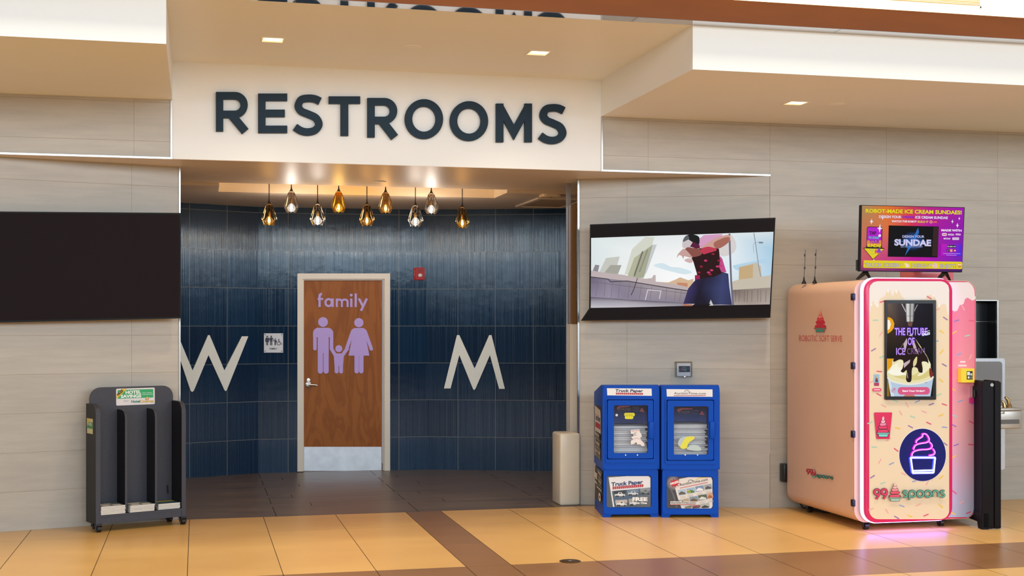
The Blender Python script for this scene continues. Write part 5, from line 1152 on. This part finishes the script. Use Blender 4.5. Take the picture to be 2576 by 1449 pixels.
mb.add(mb2 + top_, [tuple(range(n_c, 2 * n_c))] + [(i, (i + 1) % n_c, n_c + (i + 1) % n_c, n_c + i) for i in range(n_c)]); mb.build('clear_cover', gcl, t, world=True)
mb = MB(); lathe_on(mb, [(.008, .03), (.008, .055), (.0001, .056)], PR(1723, 948), PR.n, 12); mb.build('lock', M['chrome'], t, world=True)
t = thing('floor_drain', 'round dark bronze access cover set in the floor tiles at bottom centre', 'floor cover', at_z(1434, 1412, 0))
mb = MB(); mb.lathe([(.0001, .0035), (.070, .0035), (.075, .001)], n=36); mb.build('cover', mat('dark_bronze_cover', (84, 62, 30), .4, .6), t)
mb = MB(); mb.box(-.012, .012, -.002, .002, .0035, .005); mb.lathe([(.0001, .0045), (.008, .0045), (.008, .0035)], n=10); mb.build('screw', M['steel'], t)
# ================================================================== blue newspaper boxes
bl = mat('blue_moulded_plastic', (0, 74, 184), .42, ior=1.25, var=.06, bump=.12, bscale=160)
bl2 = mat('blue_inner_plastic', (20, 100, 200), .5, var=.08)
papm = [mat('newsprint_a', (238, 236, 232), .7, var=.12, scale=30, stretch=(1, 1, 14)), mat('newsprint_b', (205, 205, 210), .7, var=.16, scale=30, stretch=(1, 1, 14)), mat('newsprint_c', (248, 246, 242), .7, var=.1, scale=30, stretch=(1, 1, 14))]
winm = glassmat('clear_window', (250, 252, 255), .02, .03)
def newsbox(bx, FL, FR, DEP, D, label):
    """D: x positions traced in the zoomed strip whose left edge is photo column bx"""
    def k(x, y): return (bx + x / 4.025, 960 + y / 4.025)
    FLv, FRv = Vector((*FL, 0)), Vector((*FR, 0)); W = (FRv - FLv).length; rz = math.atan2(FR[1] - FL[1], FR[0] - FL[0])
    t = thing('newspaper_box', label, 'newspaper box', FLv, rz, 'blue newspaper boxes by the right wall')
    P = vplane(FL, FR); inv = t.matrix_basis.inverted()
    def L(x, y): v = inv @ P(*k(x, y)); return v.x, v.z
    H = 1.122
    # lower pedestal with feet
    mb = MB(); zs = L(300, 885)[1]
    mb.prism([(.0, .0), (.06, 0), (.075, .022), (W - .075, .022), (W - .06, 0), (W, 0), (W, .10), (W - .008, zs), (.008, zs), (0, .10)], .012, DEP)
    a0 = L(D['px0'] - 22, 0)[0]; a1 = L(D['px1'] + 22, 0)[0]; q0 = L(0, D['py1'] + 26)[1]; q1 = L(0, D['py0'] - 26)[1]
    i0, i1 = L(D['px0'], 0)[0], L(D['px1'], 0)[0]; j0, j1 = L(0, D['py1'])[1], L(0, D['py0'])[1]
    mb.ring(rrect(.004, .03, W - .004, zs - .002, .02, 5), rrect(i0 - .006, j0 - .006, i1 + .006, j1 + .006, .03, 5), 0, .0125)
    mb.build('pedestal', bl, t)
    # upper housing, hollow
    ox0, oz0, ox1, oz1 = L(D['ox0'], D['oy1']) + L(D['ox1'], D['oy0'])
    mb = MB(); sd = [(-.008, zs - .004), (-.012, zs + .02), (-.012, 1.05), (.0, 1.09), (.03, H - .008), (.07, H), (DEP + .005, 1.035), (DEP + .005, zs - .004)]
    mb.prism(sd, -.006, .022, 'x'); mb.prism(sd, W - .022, W + .006, 'x')
    mb.add([(.02, .03, H - .008), (W - .02, .03, H - .008), (W - .02, .07, H), (.02, .07, H), (.02, DEP, 1.035), (W - .02, DEP, 1.035), (.02, DEP, 1.0), (W - .02, DEP, 1.0), (.02, .03, H - .04), (W - .02, .03, H - .04)],
           [(0, 1, 2, 3), (3, 2, 5, 4), (8, 9, 7, 6), (0, 1, 9, 8)])
    mb.box(.02, W - .02, DEP - .02, DEP, zs, 1.03).box(.02, W - .02, .0, DEP, zs - .002, zs + .02)
    r = rrect(-.004, zs - .002, W + .004, H - .004, .035, 6); ri = rrect(ox0, oz0, ox1, oz1, .006, 6)
    mb.ring(r, ri, -.014, .02)
    mb.ring(rrect(ox0 - .012, oz0 - .03, ox1 + .012, oz1 + .012, .008, 3), rrect(ox0, oz0, ox1, oz1, .006, 3), -.022, -.014)
    mb.build('housing', bl, t)
    mb = MB(); iz = zs + .02; mb.box(.024, W - .024, .05, .051, oz1, 1.08); mb.box(.024, W - .024, DEP - .024, DEP - .021, iz, 1.02); mb.build('lining', bl2, t)
    # door
    w0, v0, w1, v1 = L(D['wx0'], D['wy1']) + L(D['wx1'], D['wy0'])
    mb = MB(); mb.ring(rrect(ox0 + .006, oz0 + .006, ox1 - .006, oz1 - .006, .012, 6), rrect(w0, v0, w1, v1, .012, 6), -.028, .004); d = mb.build('door', bl, t)
    mb = MB(); mb.add([(w0 - .004, -.006, v0 - .004), (w1 + .004, -.006, v0 - .004), (w1 + .004, -.006, v1 + .004), (w0 - .004, -.006, v1 + .004)], [(0, 1, 2, 3)]); wn = mb.build('window', winm, d, fix=False)
    hx0, hz0, hx1, hz1 = L(D['hx0'], 575) + L(D['hx1'], 400)
    mb = MB(); mb.rbox(hx0, hx1, -.052, -.024, hz0, hz1, .008, 3); mb.build('door_handle', bl, d)
    for xx in D['sc']:
        sx, sz = L(xx, 741); mb = MB(); mb.lathe([(.0001, -.033), (.006, -.032), (.007, -.028)], (sx, 0, sz), 12, 'y'); mb.build('screw', M['chrome'], d)
    Pd = Plane(P.o, P.n)
    # header card
    def K_(p): return [k(*q) for q in p]
    a = Art(P, .0155); a.poly(K_([(D['hd'][0], D['hd'][1]), (D['hd'][2], D['hd'][3]), (D['hd'][4], D['hd'][5]), (D['hd'][6], D['hd'][7])]), (236, 236, 234)); D['head'](a, k); a.build('header_card', pr_, t)
    a = Art(Plane(P.o + P.n * -.012, P.n), .0012); D['post'](a, k); a.build('poster', prg, t)
    a = Art(P, -.0045 + .0105); a.o = .0068; D['glass'](a, k); a.build('window_sticker', print_mat('sticker_print', .3) if 'sticker_print' not in bpy.data.materials else bpy.data.materials['sticker_print'], wn)
    return t, W, P, L, (w0, v0, w1, v1), iz, rz
navy = (28, 44, 84); crim = (176, 36, 56)
def truck_logo(a, k, x0, y0, x1, y1, h):
    a.text('Truck Paper', k(x0, y0), k(x1, y1), h, navy, .035, shear=.12)
    n = 14
    for i in range(n):
        f0 = i / n; xa = x0 + (x1 - x0) * f0; ya = y0 + (y1 - y0) * f0 + 8; w = (x1 - x0) / n * .82; hh = h * 2.6
        a.poly([k(xa, ya), k(xa + w, ya - .5), k(xa + w * 1.4, ya + hh / 2), k(xa + w, ya + hh), k(xa, ya + hh), k(xa + w * .4, ya + hh / 2)], crim, hold=True)
    a.o += a.st
def truckpic(a, k, x0, y0, x1, y1, sk, c, dy=0):
    a.poly([k(x0, y0), k(x1, y0 + dy), k(x1, y1 + dy), k(x0, y1)], '#59646c'); a.poly([k(x0, y0), k(x1, y0 + dy), k(x1, y0 + (y1 - y0) * .5 + dy), k(x0, y0 + (y1 - y0) * .5)], sk)
    w, h = x1 - x0, y1 - y0
    a.poly([k(x0 + w * .08, y0 + h * .78), k(x0 + w * .08, y0 + h * .5), k(x0 + w * .34, y0 + h * .46), k(x0 + w * .38, y0 + h * .2), k(x0 + w * .66, y0 + h * .2), k(x0 + w * .72, y0 + h * .48), k(x0 + w * .92, y0 + h * .54), k(x0 + w * .94, y0 + h * .78)], c)
    a.poly([k(x0 + w * .44, y0 + h * .26), k(x0 + w * .6, y0 + h * .26), k(x0 + w * .64, y0 + h * .45), k(x0 + w * .44, y0 + h * .45)], '#3c464e')
    for fx in (.2, .34, .8): q = k(x0 + w * fx, y0 + h * .8); a.circ(q[0], q[1], h * .13 / 4, '#1c1c20', hold=True)
    a.o += a.st
def head_t(a, k): truck_logo(a, k, 354, 103, 630, 106, 7.2)
def post_t(a, k):
    a.poly([k(x, y) for x, y in rrect(266, 955, 713, 1273, 20)], '#4e565c')
    a.poly([k(285, 970), k(470, 957), k(690, 957), k(708, 975), k(708, 1070), k(700, 1273), k(330, 1268)], '#e6e6e8')
    a.poly([k(318, 1108), k(708, 1072), k(708, 1262), k(690, 1273), k(345, 1268)], '#46637e')
    a.text('Truck Paper', k(318, 1058), k(632, 1033), 9.6, (24, 60, 112), .04, shear=.1)
    for i in range(15):
        xa = 322 + 21 * i; ya = 1064 - 1.7 * i; a.poly([k(xa, ya), k(xa + 18, ya - 2), k(xa + 24, ya + 10), k(xa + 17, ya + 26), k(xa, ya + 28), k(xa + 7, ya + 12)], crim, hold=True)
    a.o += a.st
    truckpic(a, k, 338, 1108, 460, 1172, '#2c3238', '#dfe4e8', -8); truckpic(a, k, 472, 1094, 592, 1158, '#6a8098', '#c8d2da', -8); truckpic(a, k, 604, 1082, 706, 1142, '#8a9298', '#7c848a', -8)
    truckpic(a, k, 352, 1198, 474, 1266, '#b8b0a8', '#e4e4e2', -6); truckpic(a, k, 486, 1184, 600, 1262, '#9c9c98', '#ccd0d0', -6)
    a.grad([k(560, 1150), k(708, 1140), k(708, 1268), k(560, 1270)], ['#5b6872', '#5e666e', '#52585e', '#4c5860'])
    a.text('FREE', k(528, 1204), k(674, 1206), 9, '#f2f2f0', .05); a.text('Take One', k(528, 1234), k(670, 1236), 5, '#f2f2f0', .04)
def glass_t(a, k):
    a.poly([k(368, 262), k(395, 246), k(495, 246), k(495, 256), k(398, 262), k(378, 290)], '#6b2a34'); a.text('FREE', k(396, 292), k(504, 294), 6.4, '#2c2430', .05); a.text('TAKE', k(525, 272), k(590, 272), 4.6, '#2c2c3c', .02); a.text('One', k(528, 300), k(584, 302), 4.6, '#2c2c3c', .02)
    a.poly([k(595, 300), k(622, 262), k(648, 310)], '#6b2a34')
    a.rr(*k(442, 315), *k(550, 352), 4, '#d8d21c'); a.rr(*k(448, 348), *k(535, 378), 4, '#e6e222')
    for x in (468, 492, 516): a.line([k(x, 325), k(x + 3, 368)], .6, '#8a8a20')
    for x in (458, 480, 504, 526): a.line([k(x - 6, 345), k(x + 8, 346)], .6, '#8a8a20')
    a.circ(*k(366, 338), 3.2, '#dcdce4')
    for p in ([(505, 492), (530, 488), (596, 482), (600, 510), (560, 520), (512, 530)], [(512, 560), (560, 540), (600, 545), (612, 600), (560, 612), (540, 630), (510, 634), (508, 600), (530, 580)], [(560, 600), (612, 590), (640, 620), (650, 650), (620, 652), (600, 632), (575, 636)], [(530, 512), (600, 508), (615, 530), (620, 560), (540, 562)]):
        a.poly([k(*q) for q in p], '#ece6e2')
    a.line([k(514, 500), k(594, 494)], .9, '#c04848'); a.line([k(566, 516), k(546, 518), k(544, 540), k(566, 542)], .8, '#4c3c48'); a.line([k(546, 528), k(562, 528)], .7, '#4c3c48'); a.line([k(520, 590), k(560, 570), k(600, 580)], .6, '#8c5c58')
dt = dict(ox0=266, ox1=738, oy0=178, oy1=784, wx0=335, wx1=680, wy0=237, wy1=722, hx0=684, hx1=736, px0=264, px1=715, py0=957, py1=1275, sc=(453, 572), hd=(266, 66, 718, 70, 721, 143, 270, 138), head=head_t, post=post_t, glass=glass_t)
def head_a(a, k):
    a.text('AuctionTime.com', k(222, 128), k(543, 130), 6.0, (40, 36, 44), .008); a.line([k(219, 140), k(540, 140)], 1.5, crim)
    a.line([k(352 + 24 * math.cos(math.radians(q)), 108 + 24 * math.sin(math.radians(q))) for q in range(180, 361, 20)], 1.0, (60, 56, 62)); a.line([k(350, 106), k(356, 96)], .8, crim)
def post_a(a, k):
    a.poly([k(x, y) for x, y in rrect(150, 967, 615, 1284, 20)], '#3a3c42')
    a.glow(*k(215, 1025), 17, 20, '#c8c4cc', '#3a3c42'); a.line([k(185, 1080), k(215, 1140), k(252, 1275)], 4, '#5c5e66')
    a.poly([k(278, 985), k(370, 967), k(600, 969), k(612, 1000), k(614, 1262), k(598, 1284), k(300, 1284), k(262, 1180), k(228, 1060)], '#e4dfd8')
    a.line(spline([k(440, 1000), k(490, 975), k(560, 972)], 5), 2.2, '#e8c060')
    a.text('AuctionTime.com', k(280, 1058), k(565, 1002), 7.2, (44, 38, 42), .012); a.line([k(282, 1078), k(565, 1020)], 1.6, (190, 70, 70))
    a.line([k(392 + 26 * math.cos(math.radians(q)), 1020 + 26 * math.sin(math.radians(q))) for q in range(175, 340, 18)], 1.1, (60, 56, 62))
    def pic(x, y, w, h, s, c): a.poly([k(x, y), k(x + w, y - 14), k(x + w + 10, y + h - 14), k(x + 10, y + h)], s); a.poly([k(x + 8, y + h * .62), k(x + w * .45, y + h * .2), k(x + w * .95, y + h * .45), k(x + w, y + h * .75), k(x + 14, y + h * .85)], c)
    for q in ((262, 1098, 78, 56, '#a8c0d8', '#5c5648'), (348, 1082, 82, 54, '#9cb8d0', '#3c7a44'), (438, 1062, 82, 54, '#7a94b4', '#e8e8ea'), (528, 1046, 72, 50, '#9aa4ac', '#4a4c50'), (378, 1170, 82, 52, '#7c94a8', '#6a5236'), (466, 1152, 84, 50, '#4a5c50', '#d4d8d4'), (556, 1134, 56, 54, '#c8a088', '#a85c34'), (310, 1192, 60, 50, '#b0a088', '#c8a058'), (492, 1240, 84, 46, '#aab0a8', '#2c2e30'), (404, 1258, 78, 26, '#8a4c44', '#3c3c48'), (330, 1268, 64, 16, '#6a6c50', '#8c8a5c')): pic(*q)
    q = k(376, 1112); a.circ(q[0], q[1], 3.4, '#d8cc20'); a.circ(q[0], q[1], 1.8, '#3c6a34')
    for x, y in ((284, 1164), (360, 1150), (456, 1132), (540, 1112), (392, 1236), (480, 1216), (566, 1206)):
        for i in range(3): a.line([k(x, y + i * 8), k(x + 56, y - 8 + i * 8)], .6, '#b0aaa4', hold=True)
    a.o += a.st
    pts = []
    for i in range(20):
        an = i * PI / 10 + .1; r = 1.0 if i % 2 == 0 else .52; pts.append(k(227 + 60 * r * math.cos(an), 1026 + 50 * r * math.sin(an)))
    a.poly(pts, '#c02030'); a.text('FREE', k(190, 1046), k(268, 1020), 5.4, '#f6f0ee', .04)
    a.poly([k(185, 1208), k(440, 1210), k(438, 1242), k(182, 1245)], '#cfcac6'); a.text('AuctionTime.com', k(190, 1234), k(436, 1234), 5.4, (40, 36, 40), .008); a.line([k(182, 1244), k(436, 1244)], 1.3, crim)
    a.line([k(290 + 18 * math.cos(math.radians(q)), 1216 + 20 * math.sin(math.radians(q))) for q in range(180, 361, 20)], .9, (60, 56, 62))
def glass_a(a, k):
    a.poly([k(254, 300), k(260, 275), k(300, 268), k(410, 270), k(405, 280), k(300, 284), k(268, 312)], '#6b2a34'); a.text('FREE', k(275, 320), k(385, 322), 6.4, '#2c2430', .05); a.text('Take', k(402, 300), k(476, 300), 4.6, '#2c2c3c', .02); a.text('One', k(412, 326), k(462, 328), 4.6, '#2c2c3c', .02)
    a.poly([k(478, 332), k(506, 294), k(530, 338)], '#6b2a34')
    a.poly(spline([k(*q) for q in ((262, 620), (290, 570), (360, 560), (330, 620), (300, 660), (270, 650))], 5, True), '#b4c8d0'); a.poly(spline([k(*q) for q in ((345, 562), (420, 555), (425, 580), (370, 620), (350, 670), (310, 680), (285, 660), (310, 610))], 5, True), '#e2e04c')
    a.poly(spline([k(*q) for q in ((350, 680), (400, 640), (470, 650), (500, 690), (440, 700))], 5, True), '#bcd0cc')
da = dict(ox0=145, ox1=624, oy0=182, oy1=798, wx0=218, wx1=567, wy0=248, wy1=737, hx0=576, hx1=628, px0=147, px1=615, py0=968, py1=1286, sc=(332, 456), hd=(145, 75, 610, 78, 611, 153, 149, 150), head=head_a, post=post_a, glass=glass_a)
NB = []
for bx, FLp, FRp, DEP, D, lab, side in ((1460, (3.345, 10.62), (3.812, 10.535), .585, dt, 'blue newspaper box at the left with a truck paper header card', 'left'), (1640, (3.828, 10.50), (4.30, 10.395), .56, da, 'blue newspaper box at the right with an auction header card', 'right')):
    t, W, P, L, win, iz, rz = newsbox(bx, FLp, FRp, DEP, D, lab)
    NB.append((t, W, P, L, win, rz)); r = random.Random(7 if side == 'left' else 11)
    # individual papers in the stack
    pw, pd = .31, .34; z = iz; top = L(300, 478 if side == 'left' else 450)[1]; i = 0; protos = []
    while z < top and i < 24:
        th = r.choice((.012, .016, .02))
        R = Matrix.Translation(Vector((*FLp, 0))) @ Matrix.Rotation(rz, 4, 'Z')
        loc = R @ Vector((W / 2 - .01 + r.uniform(-.012, .02), .06 + pd / 2 + r.uniform(0, .012), z + .002))
        key = (th, i % 3)
        pr0 = next((p for p in protos if p[0] == key), None)
        lab_ = 'folded newspaper in the stack behind the window of the %s blue box' % side
        if pr0 is None:
            mb = MB(); mb.rbox(-pw / 2, pw / 2, -pd / 2, pd / 2, 0, th - .0012, min(.004, th * .3), 2); o = mb.build('newspaper', papm[i % 3]); tag(o, lab_, 'newspaper', 'newspapers in the %s blue box' % side); protos.append((key, o))
        else: o = pr0[1].copy(); C.objects.link(o)
        o.location = loc; o.rotation_euler = (0, 0, rz + r.uniform(-.03, .03)); z += th; i += 1
# printed flank of the left box
t, W, P, L, win, rz = NB[0]
FLp = Vector((3.345, 10.62, 0)); dy = Vector((-math.sin(rz), math.cos(rz), 0)); PLk = Plane(FLp - Vector((math.cos(rz), math.sin(rz), 0)) * .0, -Vector((math.cos(rz), math.sin(rz), 0)))
# the flank is laid out in metres: u along the depth, z up
class Flat:
    def __init__(s, o, ex, n): s.oo = Vector(o); s.ex = Vector(ex); s.n = Vector(n)
    def __call__(s, u, z, off=0): return s.oo + s.ex * u + Vector((0, 0, 1)) * z + s.n * off
ex_ = -dy * 1.0
FK = Flat(FLp + dy * .585, -dy, -Vector((math.cos(rz), math.sin(rz), 0)))
class ArtM(Art):
    def text(s, t, p0, p1, h, c, bold=.0, shear=0, outline=None, ow=.04, hold=False):
        vs, fs, a, b = text_geo(t, bold, shear); k = h / .729; sx = (p1[0] - p0[0]) / (b - a)
        return s.lay([(p0[0] + (x - a) * sx, p0[1] + y * k) for x, y in vs], fs, c=lin(c))
a = ArtM(FK, .008, .0006)
a.rr(.03, .47, .50, .93, .03, '#3a2c28')
a.poly([(.07, .48), (.07, .92), (.46, .90), (.49, .86), (.49, .48)], '#d6cfc6'); a.text('Truck Paper', (.12, .80), (.46, .80), .05, navy, .03, .1); a.rect(.12, .735, .47, .78, crim); a.rect(.12, .48, .49, .70, '#31475c')
for i in range(3):
    for j in range(3): a.rect(.14 + .12 * j, .49 + .075 * i, .24 + .12 * j, .545 + .075 * i, ('#a89c88', '#8c8274', '#b8ae9c')[(i + j) % 3]); a.rect(.155 + .12 * j, .495 + .075 * i, .22 + .12 * j, .52 + .075 * i, '#2c2a2c')
a.build('flank_poster', pr_, t)
a = ArtM(FK, .0015, .0006)
a.rr(.03, .10, .55, .385, .03, '#2c2422'); a.rect(.22, .23, .54, .38, '#3a5268')
for j in range(3):
    for i in range(2): a.rect(.24 + .1 * j, .24 + .07 * i, .32 + .1 * j, .295 + .07 * i, '#a09684'); a.rect(.25 + .1 * j, .245 + .07 * i, .31 + .1 * j, .27 + .07 * i, '#3a3430')
a.rect(.22, .215, .54, .228, '#d8d2c8'); a.text('FREE', (.06, .285), (.26, .285), .05, '#f2efea', .05); a.text('Take One', (.06, .24), (.26, .24), .026, '#f2efea', .04)
a.poly(arc(.44, .155, .08, .035, 0, 360, 24)[:-1], '#e8e4e0'); a.rect(.39, .145, .49, .168, crim)
a.build('flank_poster', pr_, t)
# ================================================================== brochure rack at the left
rk = mat('speckled_charcoal_board', (58, 60, 70), .42, var=.35, scale=150, bump=.5, bscale=220)
rkd = mat('shaded_board_face', (24, 23, 27), .45, var=.2, scale=120, ior=1.35)  # same board; the shade on its side faces is put into this darker colour
def shadeface(mb):
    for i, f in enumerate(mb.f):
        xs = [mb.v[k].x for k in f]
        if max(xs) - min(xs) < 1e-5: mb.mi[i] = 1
RL, RR_ = Vector((-.745, 10.79, 0)), Vector((-.095, 11.06, 0)); RWd = (RR_ - RL).length; rr_ = math.atan2(RR_.y - RL.y, RR_.x - RL.x)
t = thing('brochure_rack', 'charcoal rolling brochure rack with three bays against the left stone wall', 'brochure rack', RL, rr_)
PRk = vplane(RL.xy, RR_.xy); inv = t.matrix_basis.inverted(); DR = .235
def RX(px, P=PRk): return (inv @ P(px, 815)).x
def RZ(px, py, P=PRk): return P(px, py).z
xl0, xl1, xr0, xr1 = RX(241), RX(252.5), RX(457), RX(467.5)
zt_ = 1.005
def sidep(z0, z1, r, y0=0.0, y1=DR): return [(y0, z0)] + [(y0 + r - r * math.cos(PI / 2 * i / 8), z1 - r + r * math.sin(PI / 2 * i / 8)) for i in range(9)] + [(y1, z1), (y1, z0)]
for a_, b_ in ((xl0, xl1), (xr0, xr1)):
    mb = MB(); mb.prism(sidep(.062, zt_, .085), a_, b_, 'x'); shadeface(mb); mb.build('side_panel', [rk, rkd], t)
for px in (320.5, 396):
    xm = RX(px); mb = MB(); mb.prism(sidep(.155, zt_ - .055, .075, .03), xm - .0085, xm + .0085, 'x'); shadeface(mb); mb.build('divider', [rk, rkd], t)
PB_ = Plane(PRk.o + PRk.n * -(DR - .02), PRk.n)
zb_ = PB_(345, 972).z
mb = MB(); mb.prism(rrect(xl1 - .012, .08, xr0 + .012 , zb_, [.001, .001, .09, .09], 8), DR - .02, DR - .002); mb.build('back_panel', rk, t)
mb = MB(); mb.box(xl1, xr0, .0, DR - .02, .118, .132); mb.box(xl1, xr0, .004, .02, .066, .134); mb.build('base_shelf', rk, t)
a = Art(PB_, .0015, .0004); 
def h8(x, y): return (280 + x / 21.467, 970 + y / 21.467)
H8 = lambda *p: [h8(*q) for q in p]
a.poly([h8(*q) for q in ((290, 170), (2300, 105), (2340, 150), (2345, 960), (2300, 1000), (310, 1082), (262, 1040), (255, 215))], '#e2dfe0')
a.poly(H8((335, 245), (2260, 180), (2265, 640), (345, 715)), '#2fa868'); a.poly(H8((560, 180), (840, 172), (350, 660), (285, 740), (268, 500), (320, 440)), '#ecbe2c')
a.text('FREE', h8(385, 560), h8(650, 285), 6.2, '#14120c', .05); a.text('HOTEL', h8(775, 446), h8(1590, 418), 7.8, '#f2f6f2', .055); a.text('SAVINGS', h8(520, 662), h8(1600, 628), 7.8, '#f2f6f2', .055)
a.text('Visit us online at', h8(1670, 410), h8(2200, 398), 2.0, '#dff2e6', .03); a.text('HotelCoupons.com', h8(1645, 495), h8(2225, 478), 2.1, '#dff2e6', .03)
a.text('Hotel', h8(1085, 920), h8(1530, 905), 6.2, '#3c8272', .03); a.text('Coupons', h8(1550, 908), h8(2280, 882), 6.2, '#e0b43c', .03)
a.line(H8((650, 805), (940, 798)), .7, '#a8a4a4'); a.line(H8((660, 850), (880, 845)), .7, '#a8a4a4'); a.line(H8((2110, 925), (2275, 915)), .6, '#6c84a0')
a.poly(spline(H8((1880, 640), (1925, 590), (1975, 640), (1960, 760), (1895, 765)), 4, True), '#f0b848'); a.poly(spline(H8((1825, 720), (1860, 690), (1885, 760), (1840, 770)), 3, True), '#4ca860'); a.poly(spline(H8((1970, 690), (2010, 680), (2000, 740), (1950, 765)), 3, True), '#d85c40')
a.build('header_sticker', prg, t)
# slot in the right bay and a sticker on the outer flank
mb = MB(); xs_ = RX(418, PB_); mb.prism([(xs_, .30), (xs_ + .014, .31), (xs_ + .022, .24), (xs_ + .008, .23)], DR - .024, DR - .0195); mb.build('back_slot', M['black'], t)
FK = Flat(RL + Vector((-math.sin(rr_), math.cos(rr_), 0)) * DR + Vector((math.cos(rr_), math.sin(rr_), 0)) * xl0, -Vector((-math.sin(rr_), math.cos(rr_), 0)), -Vector((math.cos(rr_), math.sin(rr_), 0)))
a = ArtM(FK, .0015, .0006); a.rect(.03, .77, .17, .89, '#c8c48c'); a.rect(.035, .81, .165, .86, '#2f8a50'); a.poly([(.03, .89), (.03, .82), (.10, .89)], '#d8b83c'); a.text('HOTEL', (.07, .835), (.15, .835), .02, '#e8f0e8', .03); a.build('flank_sticker', pr_, t)
for x, y in ((xl0 + .025, .012), (xr1 - .02, .012), (xl0 + .06, DR - .03), (xr1 - .06, DR - .03)): caster(x, y, .026, t)
# booklets
cov_ = [mat('booklet_grey_cover', (120, 128, 124), .5, var=.5, scale=30), mat('booklet_pages', (226, 222, 212), .7, var=.05), mat('booklet_blue_cover', (60, 96, 110), .5, var=.5, scale=26), mat('booklet_yellow_band', (206, 186, 50), .5, var=.3, scale=60)]
def booklet(name, w, d, th, cover, band):
    mb = MB(); mb.m = 0; mb.box(-w / 2, w / 2, 0, d, 0, th - .001); mb.m = 1
    mb.add([(-w / 2, 0, th - .0006), (w / 2, 0, th - .0006), (w / 2, d, th - .0006), (-w / 2, d, th - .0006)], [(0, 1, 2, 3)])
    if band: mb.m = 2; mb.add([(-w / 2, d * .62, th - .0002), (w / 2, d * .62, th - .0002), (w / 2, d * .95, th - .0002), (-w / 2, d * .95, th - .0002)], [(0, 1, 2, 3)])
    else:
        mb.m = 2
        for x0_, x1_, y0_, y1_ in ((-.4, -.05, .1, .45), (.05, .4, .1, .45), (-.4, .1, .55, .8)): mb.add([(w * x0_, d * y0_, th - .0002), (w * x1_, d * y0_, th - .0002), (w * x1_, d * y1_, th - .0002), (w * x0_, d * y1_, th - .0002)], [(0, 1, 2, 3)])
    return mb.build(name, [cov_[1], cover, cov_[3] if band else cov_[1]], fix=False)
T4 = t.matrix_basis; r = random.Random(3)
xd1, xd2 = RX(320.5), RX(396)
for bi, (xa, xb, n, wh, y0, zz) in enumerate(((xl1, xd1 - .01, 7, 'left', -.004, .1335), (xd1 + .01, xd2 - .01, 6, 'middle', -.002, .1335), (xd2 + .01, xr0, 5, 'right', .014, .1335))):
    first = None; wb = min(xb - xa - .012, .20)
    for i in range(n):
        top_ = i == n - 1; lab_ = ('top booklet of the stack in the %s bay of the charcoal rack' if top_ else 'booklet lower in the stack in the %s bay of the charcoal rack') % wh
        if first is None: first = o = booklet('booklet', wb, .185, .009, cov_[2] if bi == 2 else cov_[0], bi == 2)
        else: o = first.copy(); C.objects.link(o)
        tag(o, lab_, 'booklet', ('booklets in the %s bay' % wh))
        o.location = T4 @ Vector(((xa + xb) / 2 + r.uniform(-.002, .002), y0 + r.uniform(.0, .006), zz + .0015 + .0095 * i)); o.rotation_euler = (0, 0, rr_ + r.uniform(-.012, .012))
